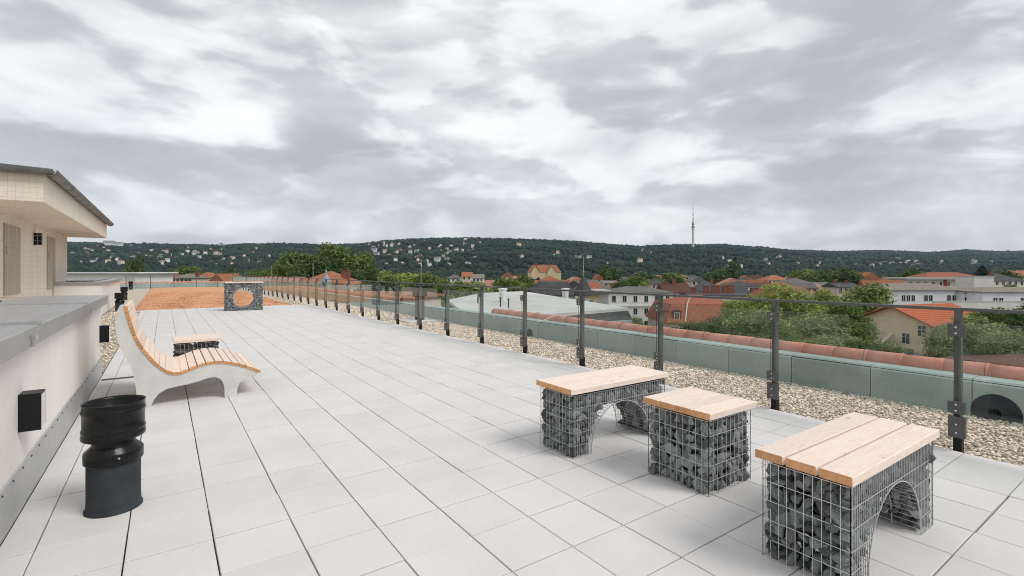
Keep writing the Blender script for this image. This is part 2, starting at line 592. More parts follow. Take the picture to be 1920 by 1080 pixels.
me = MB()
S = 9000
me.add([(-S, -S, GZ - 0.5), (S, -S, GZ - 0.5), (S, S, GZ - 0.5), (-S, S, GZ - 0.5)], [(0, 1, 2, 3)])
me.build('ground', m_ground, kind='structure')

us = np.arange(-700, 2621, 20.0); dsr = np.concatenate([np.arange(770, 3000, 40.0), np.arange(3000, 5600, 130.0)])
UU, DDD = np.meshgrid(us, dsr)
QQ = (UU - 960) / FPX * DDD
HX = CS * QQ + SN * DDD; HY = -SN * QQ + CS * DDD
HZ = terrain(HX, HY)
nu, nd = len(us), len(dsr)
idx = np.arange(nu * nd).reshape(nd, nu)
fc = np.stack([idx[:-1, :-1], idx[:-1, 1:], idx[1:, 1:], idx[1:, :-1]], -1).reshape(-1, 4)
link('hills', np_mesh('hills', np.stack([HX, HY, HZ], -1).reshape(-1, 3), fc, m_hill, True), kind='structure')


def on_terrain(u, v):
    """First terrain point on the line of sight through photo column u, row v."""
    dd = np.arange(800, 5000, 8.0)
    q = (u - 960) / FPX * dd
    x = CS * q + SN * dd; y = -SN * q + CS * dd
    z = CAM_H - (v - V0) * dd / FPX
    hit = np.nonzero(terrain(x, y) >= z)[0]
    if len(hit) == 0:
        return None
    i = hit[0]
    return x[i], y[i], float(terrain(x[i], y[i])), dd[i]


# ================================================================== THE ROOF TERRACE
TX0, TP, TY0, TPY = 0.6287, 0.4, 2.4426, 0.405
EDGE_X, END_Y, WALL_X = 5.4287, TY0 + 53 * TPY, -0.735

bd = MB()
bd.box(-16, 7.0, -6, 57.5, GZ - 0.4, -0.065)
bd.build('terrace_building', wallm((0.62, 0.58, 0.52)), kind='structure')

floor = MB().box(WALL_X - 0.02, EDGE_X, -1.6, END_Y, -0.06, -0.034).build('terrace_floor', m_bed, kind='structure')


def tile_mesh(w, dx=0.0, dy=0.0):
    return MB().bbox(0, w, 0, TPY - 0.0068 - dy, -0.033, 0, 0.0025)


tile_meshes = [tile_mesh(TP - 0.0062 - j * 0.0012, 0, k * 0.002).mesh('paving_tile', m_tile) for j in range(2) for k in range(3)]
edge_meshes = [tile_mesh(0.1637 - 0.0062).mesh('paving_tile', m_tile)]
cells = []
for i in range(-4, 12):
    for j in range(-10, 53):
        x = TX0 + i * TP; y = TY0 + j * TPY
        if i == -4:
            x = WALL_X
        cx, cy = x + 0.2, y + 0.2
        d = SN * cx + CS * cy; q = CS * cx - SN * cy
        vis = d > 0.5 and abs(q / d) < 1.12 and (CAM_H / d) < 0.68
        cells.append((0 if vis else 1, d, i, x, y))
cells.sort(key=lambda c: (c[0], c[1]))
rest = MB()
for n, (nv, d, i, x, y) in enumerate(cells):
    dz = rnd.uniform(-0.0012, 0.0012)
    jx, jy = rnd.uniform(0.0015, 0.0035), rnd.uniform(0.0008, 0.003)
    if n < 300:
        mm = edge_meshes[0] if i == -4 else rnd.choice(tile_meshes)
        link('paving_tile', mm, floor, (x + jx, y + jy, dz), (rnd.uniform(-.0012, .0012), rnd.uniform(-.0012, .0012), rnd.uniform(-.001, .001)))
    else:
        w = (0.1637 if i == -4 else TP) - 0.0062
        rest.bbox(x + jx, x + jx + w, y + jy, y + jy + TPY - 0.0045, -0.033, dz, 0.0025)
rest.build('paving_tiles', m_tile, floor, kind='stuff')

# ---- linear drain in the paving beside the wall
g = thing('drain_grate', 'narrow grey slotted drain grate let into the paving beside the cream wall', 'grate', (-0.72, 8.80, 0.002))
MB().box(0, 0.42, 0, 0.11, 0, 0.004).build('frame', m_flash, g)
for k in range(9):
    MB().box(0.015, 0.405, 0.010 + k * 0.0105, 0.014 + k * 0.0105, 0.0042, 0.007).build('slat', m_post, g)

# ---- pebbles
bed = MB()
bed.add([(EDGE_X + 0.01, -2, -0.05), (7.1, -2, -0.05), (7.1, 56, -0.05), (EDGE_X + 0.01, 56, -0.05)], [(0, 1, 2, 3)])
bed.add([(4.7, END_Y + 0.02, -0.051), (EDGE_X + 0.01, END_Y + 0.02, -0.051), (EDGE_X + 0.01, 56, -0.051), (4.7, 56, -0.051)], [(0, 1, 2, 3)])
bed.add([(-3.4, 9.5, -0.052), (WALL_X - 0.02, 9.5, -0.052), (WALL_X - 0.02, 56, -0.052), (-3.4, 56, -0.052)], [(0, 1, 2, 3)])
bed.add([(WALL_X - 0.02, 53.2, -0.053), (4.7, 53.2, -0.053), (4.7, 56, -0.053), (WALL_X - 0.02, 56, -0.053)], [(0, 1, 2, 3)])
bed.build('pebble_bed', m_pebble_bed, kind='structure')

ICO_V = []
ph = (1 + 5 ** 0.5) / 2
for a in (-1, 1):
    for b in (-ph, ph):
        ICO_V += [(0, a, b), (a, b, 0), (b, 0, a)]
ICO_V = np.array(ICO_V) / math.sqrt(1 + ph * ph)


def hull_faces(pts):
    import bmesh
    bm = bmesh.new()
    for p in pts:
        bm.verts.new(p)
    bmesh.ops.convex_hull(bm, input=bm.verts)
    bm.verts.index_update()
    loose = [v for v in bm.verts if not v.link_faces]
    bmesh.ops.delete(bm, geom=loose, context='VERTS')
    bm.verts.index_update()
    bmesh.ops.triangulate(bm, faces=bm.faces)
    V = np.array([v.co[:] for v in bm.verts]); F = np.array([[v.index for v in f.verts] for f in bm.faces])
    bm.free()
    return V, F


ICO_V, ICO_F = hull_faces(ICO_V.tolist())


def blobs(name, pos, rad, squash, mat, parent=None, jitter=0.25, smooth=False, shape=None, kind='stuff', sx=None):
    """Many small rounded lumps joined in one mesh: pos (n,3), rad (n,), squash (n,)."""
    V, F = shape if shape is not None else (ICO_V, ICO_F)
    n = len(pos); k = len(V)
    base = V[None, :, :] * (1 + nr.uniform(-jitter, jitter, (n, k, 1)))
    a = nr.uniform(0, 2 * math.pi, n); ca, sa = np.cos(a)[:, None], np.sin(a)[:, None]
    el = nr.uniform(0.75, 1.3, n)[:, None] if sx is None else sx[:, None]
    bx = base[:, :, 0] * el
    X = bx * ca - base[:, :, 1] * sa; Y = bx * sa + base[:, :, 1] * ca; Z = base[:, :, 2] * squash[:, None]
    P = np.stack([X, Y, Z], -1) * rad[:, None, None] + pos[:, None, :]
    faces = (F[None] + (np.arange(n) * k)[:, None, None]).reshape(-1, 3)
    return link(name, np_mesh(name, P.reshape(-1, 3), faces, mat, smooth), parent, kind=kind)


def scatter_rect(x0, x1, y0, y1, n):
    return np.stack([nr.uniform(x0, x1, n), nr.uniform(y0, y1, n)], -1)


peb = [scatter_rect(EDGE_X + 0.02, 7.04, 0.2, 6.0, 25000), scatter_rect(EDGE_X + 0.02, 7.04, 6, 13, 17000),
       scatter_rect(EDGE_X + 0.02, 7.04, 13, 30, 11000), scatter_rect(4.8, EDGE_X, 24, 36, 2500), scatter_rect(-3, -0.76, 9.6, 24, 5000)]
rad = [nr.uniform(0.0085, 0.017, 25000), nr.uniform(0.010, 0.020, 17000), nr.uniform(0.016, 0.03, 11000), nr.uniform(0.02, 0.03, 2500), nr.uniform(0.015, 0.028, 5000)]
peb = np.concatenate(peb); rad = np.concatenate(rad)
pz = -0.045 + nr.uniform(0, 0.022, len(peb))
o = blobs('pebbles', np.column_stack([peb, pz]), rad, nr.uniform(0.5, 0.8, len(peb)), m_pebble, smooth=True)
o['label'] = 'pale beige rounded pebbles filling the strip along the glass railing'
o['category'] = 'pebbles'

# ---- red clay substrate beyond the paving
gx, gy = np.meshgrid(np.linspace(-1.0, 4.85, 60), np.linspace(END_Y + 0.03, 53.0, 140))
edge = np.minimum(np.minimum((gx + 1.0), (4.85 - gx)) / 0.7, np.minimum(gy - END_Y, 53.0 - gy) / 0.6)
gz = -0.06 + 0.16 * np.clip(edge, 0, 1) ** 0.6 + 0.02 * np.sin(gx * 3 + gy * 1.7) * np.sin(gy * 2.1) + nr.uniform(-.012, .012, gx.shape)
ids = np.arange(gx.size).reshape(gx.shape)
fc = np.stack([ids[:-1, :-1], ids[:-1, 1:], ids[1:, 1:], ids[1:, :-1]], -1).reshape(-1, 4)
clay = link('clay_substrate', np_mesh('clay_substrate', np.stack([gx, gy, gz], -1).reshape(-1, 3), fc, m_clay, True), kind='stuff')
clay['label'] = 'bed of loose red clay granules filling the far part of the terrace'
clay['category'] = 'granules'
cp = scatter_rect(-0.95, 4.8, END_Y + 0.05, 40, 9000)
ce = np.minimum(np.minimum((cp[:, 0] + 1.0), (4.85 - cp[:, 0])) / 0.7, (cp[:, 1] - END_Y) / 0.6)
cz = -0.06 + 0.16 * np.clip(ce, 0, 1) ** 0.6
blobs('clay_granules', np.column_stack([cp, cz + 0.004]), nr.uniform(0.012, 0.03, 9000), nr.uniform(0.6, 0.9, 9000), m_clay, clay)

# ---- parapet of concrete blocks, and its ridge tiles
PX = 7.05
par = thing('parapet_wall', 'low grey concrete block parapet beyond the pebble strip and glass railing', 'wall', (PX, 0, -0.06))
PH = 0.42
blk = MB()
b = 0.025
L_ = 0.93 - 0.008
prof = [(0, 0), (0.30, 0), (0.30, PH), (b * 1.6, PH), (0, PH - b * 1.6)]
n = len(prof)
blk.add([(x, 0, z) for x, z in prof] + [(x, L_, z) for x, z in prof],
        [tuple(range(n)), tuple(range(2 * n - 1, n - 1, -1))] + [(i, i + n, (i + 1) % n + n, (i + 1) % n) for i in range(n)])
bm_ = blk.mesh('block', m_kerb)
y = 1.53 - 0.93 * 4
while y < 56:
    link('block', bm_, par, (rnd.uniform(-.003, .003), y, rnd.uniform(-.002, .002)))
    y += 0.93
MB().box(0.012, 0.288, -2.2, 56, 0, PH - 0.02).build('core', m_bed, par)
# far return of the parapet
bl2 = MB()
bl2.add([(0, -x, z) for x, z in [(p[0] - 0.3, p[1]) for p in prof]] + [(L_, -x, z) for x, z in [(p[0] - 0.3, p[1]) for p in prof]],
        [tuple(range(n - 1, -1, -1)), tuple(range(n, 2 * n))] + [(i, (i + 1) % n, (i + 1) % n + n, i + n) for i in range(n)])
# (mirrored profile: bevel faces the terrace)
far = thing('parapet_wall', 'low grey concrete parapet closing the far end of the red clay bed', 'wall', (0, 56.1, -0.06))
b3 = MB().bbox(0, L_, 0, 0.3, 0, PH + 0.05, 0.03).mesh('block', m_kerb)
x = -4.2
while x < 7.0:
    link('block', b3, far, (x, rnd.uniform(-.003, .003), 0))
    x += 0.93


def ridge_tile_mesh():
    mb = MB()
    N_ = 14
    secs = [(0.0, 0.117), (0.02, 0.118), (0.05, 0.1155), (0.40, 0.1125)]
    vs = []
    for yy, rr in secs:
        for k in range(N_ + 1):
            a = math.pi * (-0.12 + 1.24 * k / N_)
            vs.append((rr * math.cos(a), yy, rr * math.sin(a)))
    for yy, rr in secs:
        for k in range(N_ + 1):
            a = math.pi * (-0.12 + 1.24 * k / N_)
            vs.append(((rr - .016) * math.cos(a), yy, (rr - .016) * math.sin(a)))
    fs = []
    w = N_ + 1; o2 = len(secs) * w
    for i in range(len(secs) - 1):
        for k in range(N_):
            fs.append((i * w + k, i * w + k + 1, (i + 1) * w + k + 1, (i + 1) * w + k))
            fs.append((o2 + i * w + k, o2 + (i + 1) * w + k, o2 + (i + 1) * w + k + 1, o2 + i * w + k + 1))
    for k in range(N_):
        fs.append((k + 1, k, o2 + k, o2 + k + 1))
        e_ = (len(secs) - 1) * w
        fs.append((e_ + k, e_ + k + 1, o2 + e_ + k + 1, o2 + e_ + k))
    mb.add(vs, fs, 0, True)
    return mb.mesh('ridge_tile', m_terra)


rt = ridge_tile_mesh()
rg = thing('ridge_tile_row', 'row of terracotta ridge tiles along the top of the block parapet', 'ridge tiles', (7.46, 0, 0.37))
y = -2.0
k = 0
while y < 11.2:
    link('ridge_tile', rt, rg, (rnd.uniform(-.004, .004), y, rnd.uniform(-.003, .003)), (0, 0, rnd.uniform(-.012, .012)))
    if k % 3 == 0:
        MB().tube([(0.132 * math.cos(a), 0, 0.132 * math.sin(a)) for a in np.linspace(-0.2, math.pi + 0.2, 10)], 0.004, 4).build('clip', m_post, rg, loc=(0, y + 0.02, 0))
    y += 0.385; k += 1
MB().box(-0.09, 0.09, -2, 11.5, -0.36, 0.02).build('mortar_bed', m_terra, rg)
rg2 = thing('ridge_tile_row', 'distant run of salmon ridge tiles beside the red clay bed', 'ridge tiles', (7.46, 0, 0.40))
y = 18.0
while y < 56:
    link('ridge_tile', rt, rg2, (0, y, 0))
    y += 0.385
rg3 = thing('ridge_tile_row', 'far line of red ridge tiles on the parapet closing the terrace', 'ridge tiles', (0, 56.4, 0.44), R(-90))
x = -4.0
while x < 7.0:
    link('ridge_tile', rt, rg3, (0, x, 0))
    x += 0.385
# tiled roof slope falling away outside the parapet
sl = MB()
sl.add([(7.30, -6, 0.30), (7.62, -6, 0.33), (12.2, -6, -3.6), (12.2, 11.3, -3.6), (7.62, 11.3, 0.33), (7.30, 11.3, 0.30),
        (7.30, -6, -0.3), (12.2, -6, -4.0), (12.2, 11.3, -4.0), (7.30, 11.3, -0.3)],
       [(0, 1, 4, 5), (1, 2, 3, 4), (2, 7, 8, 3), (6, 9, 8, 7), (0, 6, 7, 2, 1), (5, 4, 3, 8, 9)])
so = sl.build('tiled_roof', roofm('red'))
tag(so, 'red tiled roof slope falling away just outside the near parapet', 'roof')

# ---- cable on the parapet
cb = MB().tube([(PX - 0.012, 9.05, -0.05), (PX - 0.012, 9.05, 0.30), (PX - 0.012, 9.02, 0.345), (PX + 0.12, 8.98, 0.375), (PX + 0.26, 8.88, 0.44), (PX + 0.36, 8.80, 0.50)], 0.009, 6)
tag(cb.build('lightning_cable', M('white_cable', (0.7, 0.69, 0.66), 0.5)), 'white lightning cable climbing the parapet and over the terracotta ridge', 'cable')


# ---- overflow drains in the parapet face
def overflow(y, label, r):
    o_ = thing('overflow_drain', label, 'drain', (PX, y, 0.03))
    MB().lathe([(0.044 * r, -0.008), (0.052 * r, -0.05), (0.062 * r, -0.052), (0.075 * r, -0.03), (0.12 * r, -0.018), (0.198 * r, -0.008), (0.2 * r, 0.004)], 32, axis='x').build('flange', m_pipe, o_)
    MB().lathe([(0.050 * r, -0.046), (0.045 * r, -0.010), (0.0001, -0.009)], 20, axis='x').build('outlet', m_blackplastic, o_)  # shallow hole closed in black, standing in for its unlit depth


overflow(1.34, 'round dark overflow drain flange on the parapet at the right of the near railing post', 1.0)
overflow(9.35, 'small dark overflow drain in the parapet beside the white lightning cable', 0.6)

# ---- glass railing
PIT, FX = 1.5345, 5.485
rail = thing('glass_railing', 'long glass railing with dark grey steel posts along the pebble strip', 'railing', (FX, 0, 0))
post_me = MB().box(-0.030, 0.030, -0.022, 0.022, 0.10, 1.17).mesh('post', m_post)
foot_me = MB().box(-0.034, 0.034, -0.028, 0.028, -0.06, 0.13).mesh('foot', m_black)
plate_me = MB().box(-0.075, -0.0305, -0.058, 0.052, 0.115, 0.29).mesh('base_plate', m_post)
clamp_me = MB().box(-0.0745, -0.0305, -0.055, 0.055, 0, 0.10).mesh('clamp', m_post)
bolt_me = MB().lathe([(0.0001, -0.0095), (0.007, -0.009), (0.0095, -0.005), (0.010, 0)], 10, axis='x').mesh('bolt', m_bolt)
PANE_X = -0.066
m_gedge = M('glass_edge', (0.02, 0.045, 0.038), 0.2, spec=0.6)


def pane(parent, x0, x1, y0, y1, z0, z1):
    mb = MB().box(x0, x1, y0, y1, z0, z1)
    thin_x = (x1 - x0) < (y1 - y0)
    mb.m = [1, 1, 1, 1, 0, 0] if thin_x else [1, 1, 0, 0, 1, 1]
    return mb.build('glass_pane', [m_glass, m_gedge], parent)




def post(parent, loc, rz=0.0, detail=True):
    po = link('post', post_me, parent, loc, (0, 0, rz))
    link('foot', foot_me, po)
    if detail:
        link('base_plate', plate_me, po)
        for z in (0.155, 0.225):
            link('bolt', bolt_me, po, (-0.075, -0.002, z))
        for z in (0.96, 0.315):
            link('clamp', clamp_me, po, (0, 0, z))
        for z in (0.985, 1.035, 0.34, 0.39):
            link('bolt', bolt_me, po, (-0.0745, 0.0, z))
    return po


NP = 36
for k in range(-1, NP):
    post(rail, (0, 1.273 + k * PIT, 0), detail=k < 22)
    if k >= 0:
        y0 = 1.273 + (k - 1) * PIT + 0.016; y1 = 1.273 + k * PIT - 0.016
        pane(rail, PANE_X, PANE_X + 0.010, y0, y1, 0.295, 1.075)
MB().box(-0.028, 0.028, 1.273 - PIT - 0.05, 1.273 + (NP - 1) * PIT + 0.03, 1.1705, 1.196).build('handrail', m_post, rail)
rail2 = thing('glass_railing', 'distant glass railing closing the far end of the red clay bed', 'railing', (0, 1.273 + (NP - 1) * PIT, 0))
for k in range(-1, 5):
    post(rail2, (-1.0 + k * 1.73 - 0.0, 0.02, 0), R(90), False)
    if k > -1:
        pane(rail2, -1.0 + (k - 1) * 1.73 + .016, -1.0 + k * 1.73 - .016, 0.062, 0.072, 0.24, 1.075)
MB().box(-2.75, FX - 0.035, -0.008, 0.048, 1.1705, 1.196).build('handrail', m_post, rail2)

# ---- cream wall with zinc coping on the near side
lw = thing('low_wall', 'low cream plastered wall with a wide zinc coping beside the paving', 'wall', (0, 0, 0))
MB().box(-1.40, -0.752, -3, 9.35, -0.06, 1.03).build('wall_body', m_plaster, lw)
y = -3.0
k = 0
for y1 in (-0.4, 2.05, 4.55, 7.05, 9.42):
    cp_ = MB()
    x0, x1 = -1.47, -0.68
    cp_.add([(x1, y, 1.03), (x1, y, 1.145), (x1 - .006, y, 1.15), (x0, y, 1.165), (x0, y, 1.03),
             (x1, y1 - .004, 1.03), (x1, y1 - .004, 1.145), (x1 - .006, y1 - .004, 1.15), (x0, y1 - .004, 1.165), (x0, y1 - .004, 1.03)],
            [(0, 1, 2, 3, 4), (9, 8, 7, 6, 5), (0, 5, 6, 1), (1, 6, 7, 2), (2, 7, 8, 3), (3, 8, 9, 4), (4, 9, 5, 0)])
    co = cp_.build('coping', m_zinc, lw)
    if k < 4:
        MB().box(x0 - .002, x1 + .004, y1 - 0.03, y1 + 0.03, 1.151, 1.1705).build('seam', m_zinc, co)
    y = y1; k += 1
for yy in (4.27, 7.3):
    cl = MB().box(-0.679, -0.655, yy - 0.03, yy + 0.03, 1.075, 1.10).box(-0.679, -0.664, yy - 0.008, yy + 0.008, 1.03, 1.075)
    cl.build('clip', m_bolt, lw)
y = -3.0
for y1 in (-0.2, 1.8, 3.8, 5.8, 7.8, 9.3):
    fl = MB()
    fl.add([(-0.7515, y, 0.27), (-0.742, y, 0.268), (-0.736, y, 0.0), (-0.7515, y, 0.0), (-0.7515, y1, 0.27), (-0.742, y1, 0.268), (-0.736, y1, 0.0), (-0.7515, y1, 0.0)],
           [(0, 1, 2, 3), (7, 6, 5, 4), (0, 4, 5, 1), (1, 5, 6, 2), (2, 6, 7, 3), (3, 7, 4, 0)])
    fo = fl.build('flashing', m_flash, lw)
    yy = y + 0.1
    while yy < y1:
        MB().lathe([(0.0001, 0.008), (0.006, 0.006), (0.007, 0)], 8, axis='x').build('screw', m_black, fo, loc=(-0.743, yy, 0.245))
        yy += 0.25
    y = y1 + 0.002


def wall_lamp(y, label, x=-0.752):
    o_ = thing('wall_lamp', label, 'lamp', (x, y, 0.49), group='black lamps on the cream wall')
    sh = MB()
    sh.box(0, 0.108, 0, 0.008, 0, 0.235)              # near plate
    sh.box(0.0005, 0.012, 0.008, 0.14, 0.0005, 0.2345)
    sh.box(0.0125, 0.1075, 0.0085, 0.14, 0.223, 0.2345)
    sh.box(0.100, 0.1075, 0.132, 0.14, 0.012, 0.2225)
    sh.build('housing', m_black, o_)
    MB().box(0.0130, 0.1070, 0.010, 0.1315, 0.010, 0.2215).build('diffuser', M('opal_diffuser', (0.78, 0.77, 0.74), 0.5), o_)
    return o_


wall_lamp(4.33, 'black square lamp on the cream wall nearest the standing vent pipe')
wall_lamp(9.12, 'small black lamp at the far end of the cream wall behind the lounger')


# ---- black vent pipes standing on the roof
def vent_pipe(x, y, label, seg=40, s=1.0):
    o_ = thing('vent_pipe', label, 'vent pipe', (x, y, 0), group='black vent pipes standing along the cream wall')
    MB().lathe([(0.150, 0.0), (0.150, 0.012), (0.142, 0.02), (0.140, 0.05), (0.1405, 0.052), (0.139, 0.055), (0.139, 0.335)], seg).build('pipe', m_pipe, o_)
    MB().lathe([(0.139, 0.305), (0.152, 0.305), (0.154, 0.31), (0.154, 0.365), (0.150, 0.375), (0.115, 0.408), (0.112, 0.415), (0.112, 0.468)], seg).build('collar', m_blackplastic, o_)
    cap = MB().lathe([(0.112, 0.452), (0.158, 0.452), (0.164, 0.457), (0.166, 0.470), (0.164, 0.485), (0.160, 0.492), (0.160, 0.497), (0.165, 0.503), (0.165, 0.512),
                      (0.160, 0.520), (0.160, 0.612), (0.165, 0.618), (0.166, 0.628), (0.164, 0.637), (0.161, 0.642), (0.163, 0.672), (0.166, 0.676),
                      (0.162, 0.677), (0.155, 0.665), (0.152, 0.52), (0.10, 0.50), (0.0001, 0.50)], seg)
    cap.build('cap', m_blackplastic, o_)
    for a, z in ((-1.35, 0.348), (-1.43, 0.392)):
        r_ = 0.154 if z < 0.37 else 0.134
        MB().lathe([(0.0001, 0.006), (0.006, 0.005), (0.007, -0.004)], 8, axis='x').build('screw', m_bolt, o_, loc=(r_ * math.cos(a), r_ * math.sin(a), z), rot=(0, 0, a))
    return o_


vent_pipe(-0.262, 4.05, 'black capped vent pipe standing on the paving in front of the lounger')
vent_pipe(-1.40, 24.3, 'black vent pipe nearest the far lounger head, first of the distant three', 20)
vent_pipe(-1.72, 33.0, 'black vent pipe second of the distant three beside the red clay', 16)
vent_pipe(-2.25, 51.5, 'black vent pipe third and farthest of the distant three', 14)

# ---- the wave lounger
LY, LW = 6.80, 1.22
lg = thing('lounger', 'wavy double lounger with white concrete sides and wooden slats', 'lounger', (0, LY, 0))
top = [(-0.358, 1.135), (-0.343, 1.05), (-0.319, 0.952), (-0.295, 0.852), (-0.26, 0.751), (-0.211, 0.647), (-0.15, 0.548), (-0.079, 0.452), (-0.007, 0.381), (0.056, 0.344),
       (0.12, 0.331), (0.195, 0.345), (0.272, 0.374), (0.361, 0.402), (0.451, 0.415), (0.544, 0.413), (0.649, 0.39), (0.757, 0.352), (0.855, 0.309), (0.942, 0.262)]
low = [(0.93, 0.225), (0.875, 0.212), (0.818, 0.2), (0.775, 0.182), (0.745, 0.15), (0.724, 0.098), (0.717, 0.0), (0.590, 0.0), (0.586, 0.13), (0.573, 0.185), (0.545, 0.228), (0.497, 0.256),
       (0.429, 0.257), (0.338, 0.232), (0.228, 0.208), (0.12, 0.196), (0.025, 0.180), (-0.048, 0.138), (-0.094, 0.076), (-0.12, 0.0), (-0.245, 0.0), (-0.25, 0.204),
       (-0.267, 0.33), (-0.297, 0.457), (-0.339, 0.56), (-0.382, 0.662), (-0.411, 0.763), (-0.425, 0.861), (-0.427, 0.971), (-0.413, 1.08), (-0.390, 1.135), (-0.372, 1.143)]


def smooth_line(pts, n, closed=False):
    out = []
    m_ = len(pts)
    for i in range(m_ if closed else m_ - 1):
        p0 = Vector(pts[(i - 1) % m_] if closed or i > 0 else pts[0]); p1 = Vector(pts[i]); p2 = Vector(pts[(i + 1) % m_])
        p3 = Vector(pts[(i + 2) % m_] if closed or i + 2 < m_ else pts[-1])
        for k_ in range(n):
            t = k_ / n
            out.append(tuple(0.5 * ((2 * p1) + (-p0 + p2) * t + (2 * p0 - 5 * p1 + 4 * p2 - p3) * t * t + (-p0 + 3 * p1 - 3 * p2 + p3) * t ** 3)))
    if not closed:
        out.append(tuple(pts[-1]))
    return out


ft = smooth_line(top, 4)
outline = ft + low


def side_panel(y0, y1):
    mb = MB(); n_ = len(outline)
    b_ = 0.006
    vs = []
    cen = None
    for yy in (y0, y1):
        vs += [(x_, yy, z_) for x_, z_ in outline]
    mb.add(vs, [(i, (i + 1) % n_, (i + 1) % n_ + n_, i + n_) for i in range(n_)])
    o_ = mb.build('side_panel', m_conc, lg)
    import bmesh
    bm = bmesh.new(); bm.from_mesh(o_.data)
    bm.verts.ensure_lookup_table()
    for off in (0, n_):
        bm.faces.new([bm.verts[off + i] for i in (range(n_) if off else range(n_ - 1, -1, -1))])
    bmesh.ops.recalc_face_normals(bm, faces=bm.faces)
    bmesh.ops.triangulate(bm, faces=[f for f in bm.faces if len(f.verts) > 4])
    bm.to_mesh(o_.data); bm.free()
    return o_


side_panel(0.0, 0.075)
side_panel(LW - 0.175, LW - 0.10)
# slats follow the top curve
seg = [0.0]
for a_, b_ in zip(ft[:-1], ft[1:]):
    seg.append(seg[-1] + math.hypot(b_[0] - a_[0], b_[1] - a_[1]))
NS = 22
SLW = 0.076
slat_me = MB()
slat_me.add([(0, -SLW / 2, 0), (LW + 0.02, -SLW / 2, 0), (LW + 0.02, SLW / 2, 0), (0, SLW / 2, 0),
             (0, -SLW / 2, 0.027), (LW + 0.02, -SLW / 2, 0.027), (LW + 0.02, SLW / 2, 0.027), (0, SLW / 2, 0.027),
             (0, -SLW / 2 + .003, 0.030), (LW + 0.02, -SLW / 2 + .003, 0.030), (LW + 0.02, SLW / 2 - .003, 0.030), (0, SLW / 2 - .003, 0.030)],
            [(0, 3, 2, 1), (0, 1, 5, 4), (2, 3, 7, 6), (4, 5, 9, 8), (6, 7, 11, 10), (8, 9, 10, 11)])
slat_me.add([(0, -SLW / 2, 0), (0, SLW / 2, 0), (0, SLW / 2, 0.027), (0, SLW / 2 - .003, .030), (0, -SLW / 2 + .003, .030), (0, -SLW / 2, 0.027)], [(5, 4, 3, 2, 1, 0)], 1)
slat_me.add([(LW + .02, -SLW / 2, 0), (LW + .02, SLW / 2, 0), (LW + .02, SLW / 2, 0.027), (LW + .02, SLW / 2 - .003, .030), (LW + .02, -SLW / 2 + .003, .030), (LW + .02, -SLW / 2, 0.027)], [(0, 1, 2, 3, 4, 5)], 1)
slat_data = slat_me.mesh('slat', [m_slat, m_slatend])
for k in range(NS):
    sdist = 0.045 + (seg[-1] - 0.06) * k / (NS - 1)
    i = max(0, min(len(seg) - 2, int(np.searchsorted(seg, sdist)) - 1))
    t = (sdist - seg[i]) / (seg[i + 1] - seg[i])
    px = ft[i][0] * (1 - t) + ft[i + 1][0] * t; pz = ft[i][1] * (1 - t) + ft[i + 1][1] * t
    i0, i1 = max(0, i - 2), min(len(ft) - 1, i + 3)
    tx, tz = ft[i1][0] - ft[i0][0], ft[i1][1] - ft[i0][1]
    l_ = math.hypot(tx, tz); tx /= l_; tz /= l_
    # local x -> world y, local y -> tangent, local z -> normal (up/front)
    nx, nz = -tz, tx
    if nz < 0 and nx < 0:
        nx, nz = -nx, -nz
    mt = Matrix(((0, -tx, nx, px), (1, 0, 0, -0.012), (0, -tz, nz, pz + 0.0), (0, 0, 0, 1)))
    so_ = link('slat', slat_data, lg)
    so_.matrix_local = mt
    so_.location = (px + nx * 0.0005, -0.012, pz + nz * 0.0005)


# ---- gabions: wire baskets of broken stone with timber tops
def rock_mesh(seed):
    rs = np.random.RandomState(seed)
    p = rs.normal(size=(15, 3)); p /= np.linalg.norm(p, axis=1)[:, None]
    p *= rs.uniform(0.75, 1.05, (15, 1))
    p *= np.array([1.15, 0.85, 0.72])
    V, F = hull_faces(p.tolist())
    return V, F


ROCKS = [rock_mesh(s_) for s_ in range(12)]
ROCK_ME = [np_mesh('stone', V, F, m_stone) for V, F in ROCKS]


def rand_rot():
    return (rnd.uniform(0, 6.28), rnd.uniform(0, 6.28), rnd.uniform(0, 6.28))


def stones_single(parent, pts, size, box=None):
    """Each stone its own object; with box = (sx, sy, h) it is pushed until it touches the wires of its face from inside."""
    for p in pts:
        s_ = size * rnd.uniform(0.72, 1.3)
        k_ = rnd.randrange(len(ROCKS))
        o_ = link('stone', ROCK_ME[k_], parent, p, rand_rot())
        sc = (s_, s_ * rnd.uniform(.8, 1.1), s_ * rnd.uniform(.7, 1.0))
        o_.scale = sc
        if box:
            V = (ROCKS[k_][0] * np.array(sc)) @ np.array(o_.rotation_euler.to_matrix()).T
            lo, hi = V.min(0), V.max(0)
            q = list(p)
            for ax in range(3):
                a_, b_ = -lo[ax] + 0.002, box[ax] - hi[ax] - 0.002
                if ax < 2 and p[ax] < 0.05:
                    q[ax] = a_
                q[ax] = min(max(q[ax], a_), b_)
            o_.location = q


def stones_joined(parent, pts, size):
    vs, fs = [], []
    o_ = 0
    for p in pts:
        V, F = rnd.choice(ROCKS)
        s_ = size * rnd.uniform(0.8, 1.4)
        m_ = np.array(Matrix.Rotation(rnd.uniform(0, 6.28), 3, 'X') @ Matrix.Rotation(rnd.uniform(0, 6.28), 3, 'Z'))
        vs.append(V @ m_.T * s_ + np.array(p)); fs.append(F + o_); o_ += len(V)
    link('stone_fill', np_mesh('stone_fill', np.concatenate(vs), np.concatenate(fs), m_stone_shaded), parent, kind='stuff')


